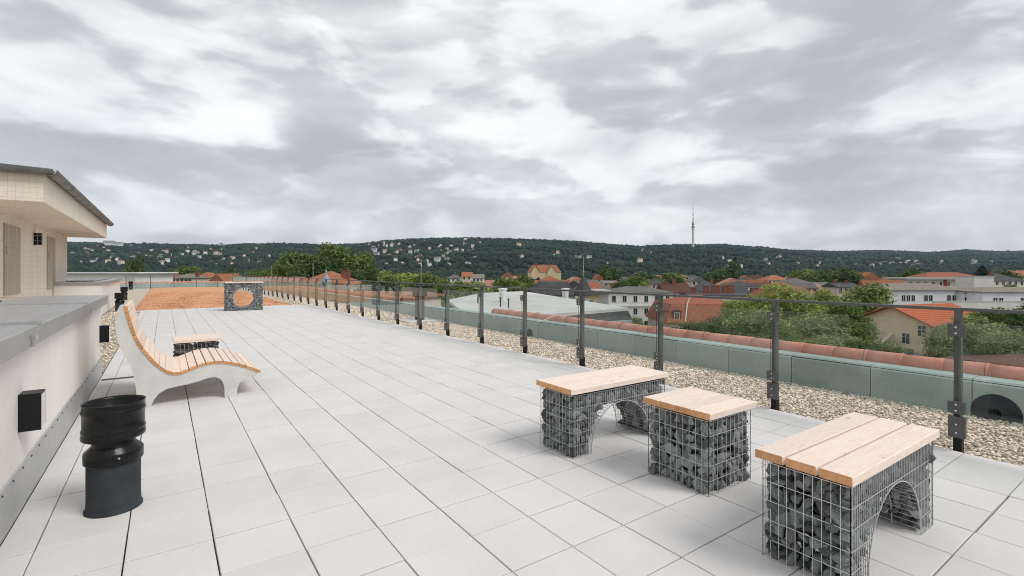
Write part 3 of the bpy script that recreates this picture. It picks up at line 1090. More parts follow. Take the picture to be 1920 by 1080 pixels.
def wires_face(name, parent, o0, e1, e2, w, h, p1, p2, r=0.0021, keep=None, skip=None):
    """Wires on a rectangle: verticals every p1 along e1, horizontals every p2 along e2. keep(a, b) drops what lies in an opening."""
    o0, e1, e2 = Vector(o0), Vector(e1), Vector(e2)
    nrm = e1.cross(e2)
    mb = MB()

    def run(fixed, along, length, vertical):
        step = 0.012
        n_ = max(2, int(length / step)) if keep else 2
        ts = [length * i / (n_ - 1) for i in range(n_)]
        cur = None
        for i, t_ in enumerate(ts):
            ok = keep(fixed, t_) if (keep and vertical) else (keep(t_, fixed) if keep else True)
            if ok and cur is None:
                cur = t_
            if (not ok or i == len(ts) - 1) and cur is not None:
                end = t_ if ok else ts[i - 1]
                if end - cur > 0.01:
                    if vertical:
                        a_, b_ = o0 + e1 * fixed + e2 * cur, o0 + e1 * fixed + e2 * end
                    else:
                        a_, b_ = o0 + e1 * cur + e2 * fixed + nrm * r * 1.6, o0 + e1 * end + e2 * fixed + nrm * r * 1.6
                    mb.tube([a_, b_], r, 4, caps=False, smooth=False)
                cur = None
    n1 = int(round(w / p1)); n2 = int(round(h / p2))
    for i in range(n1 + 1):
        run(w * i / n1, None, h, True)
    for j in range(n2 + 1):
        run(h * j / n2, None, w, False)
    return mb.build(name, m_wire, parent)


def planks(parent, x0, x1, y0, y1, z0, z1, n_, gap):
    w = (y1 - y0 - gap * (n_ - 1)) / n_
    b_ = 0.004
    for k_ in range(n_):
        ya = y0 + k_ * (w + gap); yb = ya + w
        mb = MB()
        L2 = (x1 - x0) / 2; W2 = w / 2; H2 = (z1 - z0)
        vs = [(-L2, -W2, 0), (L2, -W2, 0), (L2, W2, 0), (-L2, W2, 0), (-L2, -W2, H2 - b_), (L2, -W2, H2 - b_), (L2, W2, H2 - b_), (-L2, W2, H2 - b_),
              (-L2 + .002, -W2 + b_, H2), (L2 - .002, -W2 + b_, H2), (L2 - .002, W2 - b_, H2), (-L2 + .002, W2 - b_, H2)]
        mb.add(vs, [(3, 2, 1, 0), (8, 9, 10, 11), (0, 1, 5, 4), (4, 5, 9, 8), (2, 3, 7, 6), (6, 7, 11, 10)])
        mb.add(vs, [(1, 2, 6, 5), (5, 6, 10, 9), (3, 0, 4, 7), (7, 4, 8, 11)], 1)
        mb.build('plank', [m_wood, m_woodend], parent, loc=((x0 + x1) / 2 + rnd.uniform(-.002, .002), (ya + yb) / 2, z0), rot=(0, 0, rnd.uniform(-.003, .003)))


GH = 0.50


def face_pts(w, h, pitch, inset, fn, keep=None):
    out = []
    nw, nh = max(1, int(w / pitch)), max(1, int(h / pitch))
    for j in range(nh):
        for i in range(nw):
            a_ = (i + 0.5 + (0.25 if j % 2 else -0.25)) * w / nw + rnd.uniform(-.15, .15) * pitch
            b_ = (j + 0.5) * h / nh + rnd.uniform(-.2, .2) * pitch
            a_ = min(max(a_, 0.028), w - 0.028); b_ = min(max(b_, 0.032), h - 0.025)
            if keep is None or keep(a_, b_):
                out.append(fn(a_, b_, inset + rnd.uniform(0, 0.010)))
    return out


def gabion_cube(x, y, sx, sy, label, pl=(4, 0.004), group='gabion seats on the paving', detail=True, hgt=GH, over=0.03):
    o_ = thing('gabion_stool', label, 'seat', (x, y, 0), group=group)
    if detail:
        vis = face_pts(sy, hgt, 0.057, 0.033, lambda a, b, n_: (n_, sy - a, b)) + face_pts(sx, hgt, 0.057, 0.033, lambda a, b, n_: (a, n_, b))
        stones_single(o_, vis, 0.050, (sx, sy, hgt))
        hid = face_pts(sy, hgt, 0.062, 0.036, lambda a, b, n_: (sx - n_, a, b)) + face_pts(sx, hgt, 0.062, 0.036, lambda a, b, n_: (a, sy - n_, b))
        hid += face_pts(sx - .1, sy - .1, 0.062, 0.03, lambda a, b, n_: (a + .05, b + .05, hgt - n_))
        for ins in (0.09,):
            hid += face_pts(sy - .1, hgt, 0.055, ins, lambda a, b, n_: (n_, a + .05, b)) + face_pts(sx - .1, hgt, 0.055, ins, lambda a, b, n_: (a + .05, n_, b))
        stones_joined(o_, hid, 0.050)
    else:
        hid = face_pts(sy, hgt, 0.062, 0.036, lambda a, b, n_: (n_, a, b)) + face_pts(sx, hgt, 0.062, 0.036, lambda a, b, n_: (a, n_, b))
        hid += face_pts(sy, hgt, 0.062, 0.036, lambda a, b, n_: (sx - n_, a, b)) + face_pts(sx, hgt, 0.062, 0.036, lambda a, b, n_: (a, sy - n_, b))
        stones_joined(o_, hid, 0.050)
    p1 = 0.0495
    wires_face('wire_panel', o_, (0, sy, 0), (0, -1, 0), (0, 0, 1), sy, hgt, p1, 0.1)
    wires_face('wire_panel', o_, (0, 0, 0), (1, 0, 0), (0, 0, 1), sx, hgt, p1, 0.1)
    wires_face('wire_panel', o_, (sx, 0, 0), (0, 1, 0), (0, 0, 1), sy, hgt, p1, 0.1)
    wires_face('wire_panel', o_, (sx, sy, 0), (-1, 0, 0), (0, 0, 1), sx, hgt, p1, 0.1)
    bt = MB()
    for xx in (0.08, sx - 0.12):
        bt.box(xx, xx + 0.04, 0.02, sy - 0.02, hgt - 0.012, hgt + 0.0185)
    bt.build('batten', m_post, o_)
    planks(o_, -over, sx + over, -over, sy + over, hgt + 0.019, hgt + 0.062, *pl)
    return o_


def gabion_bench(x, y, label, pl, sx=1.14, sy=0.41):
    o_ = thing('gabion_bench', label, 'bench', (x, y, 0), group='gabion benches with an arched opening')
    rad_, cx_, cz_ = 0.365, sx / 2, 0.02

    def solid(a, b, mrg=0.0):
        return math.hypot(a - cx_, max(b - cz_, 0)) > rad_ + mrg
    vis = face_pts(sy, GH, 0.057, 0.033, lambda a, b, n_: (n_, sy - a, b))
    vis += face_pts(sx, GH, 0.054, 0.032, lambda a, b, n_: (a, n_, b), lambda a, b: solid(a, b, 0.022))

    def arch_pts(pitch, off, a0=0.06, a1=0.94):
        out = []
        for i in range(20):
            th = math.pi * (a0 + (a1 - a0) * i / 19)
            for j in range(6):
                yy = 0.04 + (sy - 0.08) * (j + 0.5) / 6 + rnd.uniform(-.012, .012)
                r_ = rad_ + off + rnd.uniform(0, .008)
                p = (cx_ - r_ * math.cos(th), yy, cz_ + r_ * math.sin(th))
                if p[2] < GH - 0.02:
                    out.append(p)
        return out
    ap = arch_pts(0.06, 0.026)
    vis += [p for p in ap if p[0] > cx_ + 0.05]
    stones_single(o_, vis[:299], 0.046, (sx, sy, GH))
    hid = [p for p in ap if p[0] <= cx_ + 0.05] + vis[299:]
    hid += face_pts(sy, GH, 0.062, 0.036, lambda a, b, n_: (sx - n_, a, b))
    hid += face_pts(sx, GH, 0.062, 0.036, lambda a, b, n_: (a, sy - n_, b), lambda a, b: solid(a, b, 0.02))
    hid += face_pts(sx, GH, 0.058, 0.085, lambda a, b, n_: (a, n_, b), lambda a, b: solid(a, b, 0.035))
    hid += face_pts(sy - .1, GH, 0.055, 0.085, lambda a, b, n_: (n_, a + .05, b))
    hid += face_pts(sx - .1, sy - .1, 0.062, 0.035, lambda a, b, n_: (a + .05, b + .05, GH - n_))
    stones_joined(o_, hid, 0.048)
    wires_face('wire_panel', o_, (0, sy, 0), (0, -1, 0), (0, 0, 1), sy, GH, 0.041, 0.1)
    wires_face('wire_panel', o_, (sx, 0, 0), (0, 1, 0), (0, 0, 1), sy, GH, 0.041, 0.1)
    wires_face('wire_panel', o_, (0, 0, 0), (1, 0, 0), (0, 0, 1), sx, GH, 0.0245, 0.1, keep=solid)
    wires_face('wire_panel', o_, (sx, sy, 0), (-1, 0, 0), (0, 0, 1), sx, GH, 0.0245, 0.1, keep=lambda a, b: solid(sx - a, b))
    arc = MB()
    for yy in (0.0, 0.137, 0.273, sy):
        pts = [(cx_ - rad_ * math.cos(t_), yy, max(cz_ + rad_ * math.sin(t_), 0.003)) for t_ in np.linspace(-0.05, math.pi + 0.05, 30)]
        arc.tube(pts, 0.0034, 4, smooth=False)
    for t_ in np.linspace(0.02, math.pi - 0.02, 36):
        p = (cx_ - rad_ * math.cos(t_), cz_ + rad_ * math.sin(t_))
        arc.tube([(p[0], 0, p[1]), (p[0], sy, p[1])], 0.0018, 4, caps=False, smooth=False)
    arc.build('arch_wires', m_wire, o_)
    bt = MB()
    for xx in (0.10, sx / 2 - 0.02, sx - 0.14):
        bt.box(xx, xx + 0.04, 0.02, sy - 0.02, GH - 0.012, GH + 0.0185)
    bt.build('batten', m_post, o_)
    planks(o_, -0.035, sx + 0.035, -0.022, sy + 0.022, GH + 0.019, GH + 0.062, *pl)
    return o_


gabion_bench(2.675, 2.975, 'stone-filled wire bench with arch and closed plank top, behind the square seat', (3, 0.003))
gabion_cube(2.97, 1.96, 0.51, 0.50, 'square stone-filled wire seat with pale plank top between the two arched benches')
gabion_bench(2.60, 0.985, 'stone-filled wire bench with arch and three gapped planks, in the near corner', (3, 0.014))
gabion_cube(0.13, 8.20, 0.50, 0.50, 'square stone-filled wire seat half hidden behind the lounger', (3, 0.004), detail=False)

# gabion block with a round hole near the red clay
hb = thing('gabion_block', 'tall stone-filled wire block with a round hole in front of the red clay', 'gabion', (1.90, 21.55, 0))
BW, BH, BD, BR = 1.27, 1.05, 0.50, 0.37
inside = lambda a, b: math.hypot(a - BW / 2, b - 0.49) > BR + 0.02
vis = face_pts(BW, BH, 0.068, 0.038, lambda a, b, n_: (a, n_, b), inside)
for i in range(34):
    th = 2 * math.pi * i / 34
    for j in range(5):
        vis.append((BW / 2 + (BR + 0.036) * math.cos(th), 0.07 + j * 0.09, 0.49 + (BR + 0.036) * math.sin(th)))
for i in range(44):
    th = 2 * math.pi * i / 44
    for j in range(6):
        vis.append((BW / 2 + (BR + 0.085) * math.cos(th), 0.06 + j * 0.075, min(0.49 + (BR + 0.085) * math.sin(th), BH - .04) if math.sin(th) > 0 else max(0.04, 0.49 + (BR + 0.085) * math.sin(th))))
stones_single(hb, vis[:298], 0.045)
hid = vis[298:] + face_pts(BW, BH, 0.068, 0.038, lambda a, b, n_: (a, BD - n_, b), inside)
hid += face_pts(BD, BH, 0.068, 0.038, lambda a, b, n_: (n_, a, b)) + face_pts(BD, BH, 0.068, 0.038, lambda a, b, n_: (BW - n_, a, b))
hid += face_pts(BW, BH, 0.068, 0.10, lambda a, b, n_: (a, n_, b), lambda a, b: math.hypot(a - BW / 2, b - 0.49) > BR + 0.04)
stones_joined(hb, hid, 0.048)
wires_face('wire_panel', hb, (0, 0, 0), (1, 0, 0), (0, 0, 1), BW, BH, 0.05, 0.1, keep=lambda a, b: math.hypot(a - BW / 2, b - 0.49) > BR)
wires_face('wire_panel', hb, (BW, BD, 0), (-1, 0, 0), (0, 0, 1), BW, BH, 0.05, 0.1, keep=lambda a, b: math.hypot(a - BW / 2, b - 0.49) > BR)
wires_face('wire_panel', hb, (0, BD, 0), (0, -1, 0), (0, 0, 1), BD, BH, 0.05, 0.1)
wires_face('wire_panel', hb, (BW, 0, 0), (0, 1, 0), (0, 0, 1), BD, BH, 0.05, 0.1)
ring = MB()
for yy in (0, 0.17, 0.33, BD):
    ring.tube([(BW / 2 + BR * math.cos(t_), yy, 0.49 + BR * math.sin(t_)) for t_ in np.linspace(0, 2 * math.pi, 40)], 0.004, 4, smooth=False)
for t_ in np.linspace(0, 2 * math.pi, 48):
    ring.tube([(BW / 2 + BR * math.cos(t_), 0, 0.49 + BR * math.sin(t_)), (BW / 2 + BR * math.cos(t_), BD, 0.49 + BR * math.sin(t_))], 0.002, 4, caps=False, smooth=False)
ring.build('hole_wires', m_wire, hb)
planks(hb, -0.03, BW + 0.03, -0.02, BD + 0.02, BH + 0.005, BH + 0.045, 3, 0.004)

# ---- roof house (stair head) beside the terrace
hs = thing('roof_house', 'cream stairhead house with overhanging eaves and grey gutter beside the terrace', 'house', (0, 0, 0))
EX, EY0, EY1 = -1.89, 12.9, 25.7
WX, WY0, WY1 = -3.0, 13.9, 25.0
MB().box(-12, WX, WY0, WY1, 0.0, 2.83).build('wall', m_plaster_h, hs)
ev = MB()
ev.box(-13, EX, EY0, EY1, 2.83, 3.375)
ev.build('eaves_box', m_plaster_h, hs)
rf = MB()
rf.add([(-13.1, EY0 - .1, 3.40), (EX + .06, EY0 - .06, 3.40), (EX + .06, EY1 + .1, 3.40), (-13.1, EY1 + .1, 3.40),
        (-13.1, EY0 - .1, 3.46), (EX + .1, EY0 - .1, 3.46), (EX + .1, EY1 + .1, 3.46), (-13.1, EY1 + .1, 3.46),
        (-13.1, EY0 + 4.0, 4.15), (EX - 2.6, EY0 + 4.0, 4.15), (EX - 2.6, EY1 - 4.0, 4.15), (-13.1, EY1 - 4.0, 4.15)],
       [(3, 2, 1, 0), (0, 1, 5, 4), (1, 2, 6, 5), (2, 3, 7, 6), (4, 5, 9, 8), (5, 6, 10, 9), (6, 7, 11, 10), (8, 9, 10, 11), (0, 4, 8, 11, 7, 3)])
roof_o = rf.build('roof', roofm('slate'), hs)


def gutter(path_axis, a0, a1, fixed, z, out):
    mb = MB()
    N_ = 10
    vs = []
    for a_ in (a0, a1):
        for k_ in range(N_ + 1):
            th = math.pi + math.pi * k_ / N_
            c_, s_ = 0.105 * math.cos(th), 0.115 * math.sin(th)
            if path_axis == 'y':
                vs.append((fixed + c_, a_, z + s_))
            else:
                vs.append((a_, fixed + c_, z + s_))
    mb.add(vs, [(k_, k_ + 1, N_ + 2 + k_, N_ + 1 + k_) for k_ in range(N_)] + [(N_ + 1 + k_, N_ + 2 + k_, k_ + 1, k_) for k_ in range(0)], 0, True)
    return mb.build('gutter', m_gutter, hs)


m_gutter = M('weathered_zinc', (0.16, 0.168, 0.165), 0.5, (0.24, 0.25, 0.245), 3, 5, metal=0.4, spec=0.3)
gutter('y', EY0 - 0.17, EY1 + 0.2, EX + 0.108, 3.44, 1)
gutter('x', -13, EX + 0.17, EY0 - 0.108, 3.44, 1)
for k in range(13):
    yy = EY0 + k * 1.05
    MB().tube([(EX + 0.108 + 0.109 * math.cos(a), yy, 3.44 + 0.119 * math.sin(a)) for a in np.linspace(math.pi, 2 * math.pi, 8)], 0.009, 4).build('bracket', m_gutter, hs)
for (y0, y1) in ((15.9, 17.4), (21.0, 22.3)):
    dr = MB().box(WX + 0.002, WX + 0.03, y0, y1, 0.95, 2.60).build('door', M('beige_door', (0.46, 0.39, 0.31), 0.7), hs)
    MB().box(WX + 0.031, WX + 0.05, y0 + 0.1, y0 + 0.13, 1.9, 2.1).build('handle', m_bolt, dr)
hl = thing('wall_lamp', 'black cube lamp on the wall of the cream roof house behind the net', 'lamp', (WX, 19.1, 2.25))
MB().box(0.002, 0.16, 0, 0.16, 0, 0.33).build('housing', m_black, hl)
MB().box(0.02, 0.14, 0.02, 0.14, -0.006, -0.001).build('diffuser', M('opal_diffuser', (0.78, 0.77, 0.74)), hl)
# flat roof in front of the house
MB().add([(-12, -3, 0.97), (-1.40, -3, 0.97), (-1.40, 9.4, 0.97), (-12, 9.4, 0.97), (-12, -3, 0.4), (-1.40, -3, 0.4), (-1.40, 9.4, 0.4), (-12, 9.4, 0.4)],
         [(0, 1, 2, 3), (4, 7, 6, 5), (2, 6, 7, 3), (3, 7, 4, 0)]).build('flat_roof', m_pebble_bed, kind='structure')
MB().box(-12, -1.9, 9.4, 15.0, 0.3, 0.95).build('flat_roof', m_pebble_bed, kind='structure')
gr = thing('roof_grating', 'dark grey metal grating lying on the flat roof beside the zinc coping', 'grating', (-2.6, 8.6, 0.99))
for k in range(12):
    MB().box(0, 1.0, k * 0.22, k * 0.22 + 0.03, 0, 0.03).build('bar', m_post, gr)
for k in range(5):
    MB().box(k * 0.24, k * 0.24 + 0.02, 0, 2.45, 0.031, 0.05).build('bar', m_post, gr)
# net hung from the eaves
nt = MB()
xs = np.arange(-1.86, -4.6, -0.10)
for x_ in xs:
    nt.tube([(x_, EY0 - 0.12 - 0.02 * math.sin(x_ * 9), 3.36), (x_ + 0.02 * math.sin(x_ * 5), EY0 - 0.10, 2.2), (x_, EY0 - 0.1, 0.96)], 0.0017, 3, caps=False)
for z_ in np.arange(0.98, 3.36, 0.10):
    nt.tube([(-1.86 + 0.012 * math.sin(z_ * 7), EY0 - 0.1, z_), (-3.0, EY0 - 0.1, z_ - 0.02), (-4.6, EY0 - 0.1, z_)], 0.0017, 3, caps=False)
no = nt.build('safety_net', M('net_cord', (0.42, 0.37, 0.30), 0.9))
tag(no, 'thin square-mesh net hanging from the gutter of the cream roof house', 'net')
# white low boxes (light shafts) next to the house
wb = thing('roof_upstand', 'white low roof upstand with grey metal cover beside the house', 'roof upstand', (-2.98, 22.0, 0))
MB().box(0, 1.23, 0, 8.6, 0, 1.07).build('wall', m_plaster_w, wb)
MB().box(-0.015, 1.30, -0.06, 8.66, 1.072, 1.15).build('cover', m_zinc, wb)
MB().box(0.25, 1.0, 0.4, 7.2, 1.151, 1.185).build('skylight', M('dark_skylight', (0.05, 0.055, 0.06), 0.2), wb)
p = at(180, V0, 72)
wb2 = thing('roof_upstand', 'long white penthouse wall with white coping beyond the far end of the terrace', 'roof upstand')
wb2.matrix_world = Matrix.Translation((p.x, p.y, -4)) @ Matrix.Rotation(-YAW, 4, 'Z')
zt = zrow(513.5, 72) + 4
MB().box(-7, 5.7, 0, 8, 0, zt).build('wall', m_plaster_w, wb2)
MB().box(-7.2, 6.3, -0.4, 8.4, zt + 0.06, zt + 0.24).build('coping', M('white_coping', (0.82, 0.82, 0.81), 0.4), wb2)
for x_ in (-5.6, -2.6, 0.4, 3.4):
    MB().box(x_, x_ + 0.12, 0.02, 0.14, zt + .001, zt + 0.059).build('post', m_post, wb2)

# lightning rods
for (u, vb, vt, d, lab) in ((789.5, 560, 486, 16.5, 'white lightning rod mast standing taller than the others beyond the railing'),
                            (587, 545, 492, 30.0, 'thin lightning rod in front of the orange roof'),
                            (509.5, 540, 498, 38.0, 'thin lightning rod near the gabion block with the hole'),
                            (441, 536, 503, 48.0, 'thin lightning rod farthest along the terrace')):
    p = at(u, vb, d); zt = zrow(vt, d)
    ro = thing('lightning_rod', lab, 'lightning rod', (p.x, p.y, min(p.z, 0.3)), group='lightning rods on the roof')
    MB().tube([(0, 0, 0), (0, 0, zt - min(p.z, 0.3))], [0.016, 0.010], 6).build('rod', M('aluminium_rod', (0.55, 0.55, 0.54), 0.4, metal=0.6), ro)
    MB().lathe([(0.0001, 0.08), (0.12, 0.06), (0.15, 0), (0.0001, 0)], 12).build('base', m_conc, ro)
p = at(787, 560, 15.5)
rv = thing('roof_vent', 'dark square roof vent hood just beyond the parapet', 'roof vent', (p.x, p.y, 0))
MB().box(-0.11, 0.11, -0.11, 0.11, 0, 0.72).build('shaft', m_pipe, rv)
MB().box(-0.17, 0.17, -0.17, 0.17, 0.72, 1.06).build('hood', m_black, rv)
MB().box(-0.6, 0.6, -0.6, 0.6, -2, -0.001).build('curb', m_conc, rv)
# ================================================================== THE TOWN AND THE HILLS BEHIND
EXV = Vector((CS, -SN, 0)); EYV = Vector((SN, CS, 0))
HOUSE_XY = []


def frame_at(u, d, rot=0.0):
    """World matrix whose x runs to the photo's right, y away from the camera (turned by rot), z up, at ground level."""
    p = at(u, V0, d)
    gz_ = float(terrain(p.x, p.y))
    return Matrix.Translation((p.x, p.y, gz_)) @ Matrix.Rotation(-YAW + rot, 4, 'Z'), gz_


def window_mesh(w, h, near):
    fr = MB()
    t = 0.09
    fr.box(-w / 2 - t, w / 2 + t, -0.05, 0.02, -t * 1.3, 0)
    fr.box(-w / 2 - t, w / 2 + t, -0.04, 0.02, h, h + t)
    fr.box(-w / 2 - t, -w / 2, -0.04, 0.02, 0.0005, h - 0.0005)
    fr.box(w / 2, w / 2 + t, -0.04, 0.02, 0.0005, h - 0.0005)
    fr.box(-0.03, 0.03, -0.03, 0.015, 0.001, h - 0.001)
    if near:
        fr.box(-w / 2 + .001, -0.031, -0.028, 0.012, h * 0.62, h * 0.66).box(0.031, w / 2 - .001, -0.028, 0.012, h * 0.62, h * 0.66)
    pn = MB().box(-w / 2 + .001, w / 2 - .001, -0.008, 0.010, 0.001, h - 0.001)
    return fr.mesh('window', m_frame), pn.mesh('pane', m_pane)


WM = {}


def put_windows(parent, spots, w, h, face='front', dep=0.0, half=0.0, near=False):
    key = (round(w, 2), round(h, 2), near)
    if key not in WM:
        WM[key] = window_mesh(w, h, near)
    fr, pn = WM[key]
    for x, z in spots:
        if face == 'front':
            loc, rz = (x, -0.021, z), 0
        elif face == 'left':
            loc, rz = (-half - 0.021, x, z), R(-90)
        else:
            loc, rz = (half + 0.021, x, z), R(90)
        o_ = link('window', fr, parent, loc, (0, 0, rz))
        link('pane', pn, o_)


def roof_mesh(kind, w, dep, ze, zr, ov=0.45, th=0.18):
    """Solid roof over a w by dep box, eaves at ze, ridge at zr."""
    mb = MB()
    x0, x1, y0, y1 = -w / 2 - ov, w / 2 + ov, -ov, dep + ov
    if kind == 'flat':
        return mb.box(x0, x1, y0, y1, ze + .001, zr)
    base = [(x0, y0, ze), (x1, y0, ze), (x1, y1, ze), (x0, y1, ze)]
    up = [(a, b, c + th) for a, b, c in base]
    if kind == 'hip':
        if w >= dep:
            r1, r2 = (x0 + dep / 2, dep / 2, zr), (x1 - dep / 2, dep / 2, zr)
            fs = [(4, 5, 9, 8), (5, 6, 9), (6, 7, 8, 9), (7, 4, 8)]
        else:
            r1, r2 = (0, y0 + w / 2, zr), (0, y1 - w / 2, zr)
            fs = [(4, 5, 8), (5, 6, 9, 8), (6, 7, 9), (7, 4, 8, 9)]
    elif kind == 'gable':      # ridge parallel to the facade
        r1, r2 = (x0, dep / 2, zr), (x1, dep / 2, zr)
        fs = [(4, 5, 9, 8), (5, 6, 9), (6, 7, 8, 9), (7, 4, 8)]
    else:                      # 'front': gable towards the camera
        r1, r2 = (0, y0, zr), (0, y1, zr)
        fs = [(4, 5, 8), (5, 6, 9, 8), (6, 7, 9), (7, 4, 8, 9)]
    mb.add(base + up + [r1, r2], fs + [(3, 2, 1, 0), (0, 1, 5, 4), (1, 2, 6, 5), (2, 3, 7, 6), (3, 0, 4, 7)])
    return mb


def mansard_mesh(w, dep, ze, zb, zr, inset, ov=0.4):
    mb = MB()
    rings = [(-w / 2 - ov, w / 2 + ov, -ov, dep + ov, ze), (-w / 2 - ov, w / 2 + ov, -ov, dep + ov, ze + .15),
             (-w / 2 + inset, w / 2 - inset, inset, dep - inset, zb)]
    k2 = min(w, dep) / 2 - inset - 0.6
    rings.append((-w / 2 + inset + k2, w / 2 - inset - k2, inset + k2, dep - inset - k2, zr))
    vs = []
    for a, b, c, d, z in rings:
        vs += [(a, c, z), (b, c, z), (b, d, z), (a, d, z)]
    fs = [(3, 2, 1, 0), (12, 13, 14, 15)]
    for i in range(3):
        for k in range(4):
            j = (k + 1) % 4
            fs.append((i * 4 + k, i * 4 + j, i * 4 + 4 + j, i * 4 + 4 + k))
    mb.add(vs, fs)
    return mb


def house(label, u0, u1, d, ve, vr, dep, wall, roof, kind='hip', rot=0.0, rows=1, cols=3, win=(1.1, 1.5), storey=3.1, first=1.75,
          chim=(), cat='house', name='house', group=None, zb=None, side=None, sidecols=2, caps=False, ov=0.45, cornice=False):
    uc = (u0 + u1) / 2
    mw, gz_ = frame_at(uc, d, rot)
    w = (u1 - u0) * d / FPX / max(0.5, math.cos(rot))
    ze, zr = zrow(ve, d) - gz_, zrow(vr, d + dep / 2) - gz_
    zr = max(zr, ze + 0.4)
    root = thing(name, label, cat, group=group)
    root.matrix_world = mw
    c_ = mw @ Vector((0, dep / 2, 0))
    HOUSE_XY.append((c_.x, c_.y, max(w, dep) * 0.62))
    MB().box(-w / 2, w / 2, 0, dep, -0.6, ze - 0.002 if kind != 'flat' else ze).build('wall', wallm(wall), root)
    if kind == 'mansard':
        ro = mansard_mesh(w, dep, ze, zrow(zb, d) - gz_, zr, 1.1).build('roof', roofm(roof), root)
    else:
        ro = roof_mesh(kind, w, dep, ze, zr, ov).build('roof', roofm(roof), root)
    if kind == 'front':
        g_ = MB().add([(-w / 2, 0, ze), (w / 2, 0, ze), (0, 0, zr - .35), (-w / 2, .2, ze), (w / 2, .2, ze), (0, .2, zr - .35)], [(0, 1, 2), (5, 4, 3), (0, 2, 5, 3), (1, 4, 5, 2)])
        g_.build('gable', wallm(wall), root)
    if caps and kind == 'hip' and w >= dep:
        x0, x1 = -w / 2 - ov, w / 2 + ov
        cp_ = MB()
        for a_, b_ in (((x0, -ov, ze + .2), (x0 + dep / 2, dep / 2, zr)), ((x1, -ov, ze + .2), (x1 - dep / 2, dep / 2, zr)), ((x0 + dep / 2, dep / 2, zr), (x1 - dep / 2, dep / 2, zr))):
            cp_.tube([a_, b_], 0.16, 5)
        cp_.build('ridge_cap', wallm((0.66, 0.65, 0.62)), ro)
    if cornice:
        MB().box(-w / 2 - .25, w / 2 + .25, -0.30, -0.002, ze - storey - 0.25, ze - storey + 0.05).build('cornice', wallm(wall), root)
    if rows and cols:
        sp = []
        for r_ in range(rows):
            for c in range(cols):
                sp.append((-w / 2 + w * (c + 0.5) / cols, ze - first - r_ * storey))
        put_windows(root, sp, win[0], win[1], near=d < 100)
        if side:
            sp = [(dep * (c + 0.5) / sidecols, ze - first - r_ * storey) for r_ in range(rows) for c in range(sidecols)]
            put_windows(root, sp, win[0], win[1], side, dep, w / 2, near=d < 100)
    for (uc_, vt, w_) in chim:
        xx = (uc_ - uc) * d / FPX; zt = zrow(vt, d + dep * .4) - gz_
        MB().box(xx - w_ / 2, xx + w_ / 2, dep * .4, dep * .4 + 0.6, ze, zt).box(xx - w_ / 2 - .06, xx + w_ / 2 + .06, dep * .4 - .06, dep * .4 + 0.66, zt + .001, zt + .16).build('chimney', M('brick_chimney', (0.26, 0.10, 0.065), 0.9, (0.18, 0.07, 0.05), 3, 4), ro)
    return root, w, ze, zr, mw


CREAM, WHITE, YEL, PINK, GREYW = (0.60, 0.53, 0.42), (0.73, 0.71, 0.675), (0.60, 0.46, 0.24), (0.56, 0.46, 0.40), (0.40, 0.40, 0.39)

# ---- neighbouring block with a pale membrane roof
A = [at(838, 562, 50), at(905, 549, 60), at(981, 546, 58), at(1178, 577, 38.5), at(1034, 588.5, 32), at(880, 592, 27)]
nb = thing('apartment_building', 'neighbouring block with a pale membrane roof and slate skirt beyond the terracotta ridge', 'building', (A[4].x, A[4].y, GZ))
HOUSE_XY.append((20, 32, 18))
off = Vector((A[4].x, A[4].y, GZ))
A = [p - off for p in A]
mb = MB()
n = len(A)
mb.add([tuple(p) for p in A] + [(p.x, p.y, p.z - 0.22) for p in A], [tuple(range(n - 1, -1, -1)), tuple(range(n, 2 * n))] + [(i, (i + 1) % n, (i + 1) % n + n, i + n) for i in range(n)])
mro = mb.build('roof', M('roof_membrane', (0.50, 0.495, 0.485), 0.7, (0.60, 0.595, 0.58), 0.35, 5, 0.1, 5), nb)
D_, C_, E_ = A[4], A[3], A[5]
outv = Vector(((C_ - D_).y, -(C_ - D_).x, 0)).normalized()
if outv.dot(-EYV) < 0:
    outv = -outv
Dl, Cl = D_ + outv * 1.1 + Vector((0, 0, -3.0)), C_ + outv * 1.1 + (C_ - D_).normalized() * 0.7 + Vector((0, 0, -3.0))
El = E_ + outv * 0.8 + Vector((0, 0, -3.0))
b0 = Vector((0, 0, -0.23))
sk = MB()
C2, B2 = A[3], A[2]
B2l = B2 + (C_ - D_).normalized() * 1.2 + Vector((0, 0, -3.0))
sk.add([D_ + b0, C_ + b0, Cl, Dl, E_ + b0, El, B2 + b0, B2l], [(0, 3, 2, 1), (4, 5, 3, 0), (1, 2, 7, 6)])
sk.build('slate_skirt', roofm('slate'), nb)
wl_ = MB()
poly = [El, Dl, Cl, B2l, A[1] + Vector((0, 0, -3)), A[0] + Vector((0, 0, -3))]
n = len(poly)
poly = [p + (Vector((0, 0, -0.01))) for p in poly]
wl_.add([tuple(p) for p in poly] + [(p.x, p.y, -0.5) for p in poly], [(i, i + n, (i + 1) % n + n, (i + 1) % n) for i in range(n)] + [tuple(range(n))])
wl_.build('wall', wallm((0.5, 0.49, 0.47)), nb)
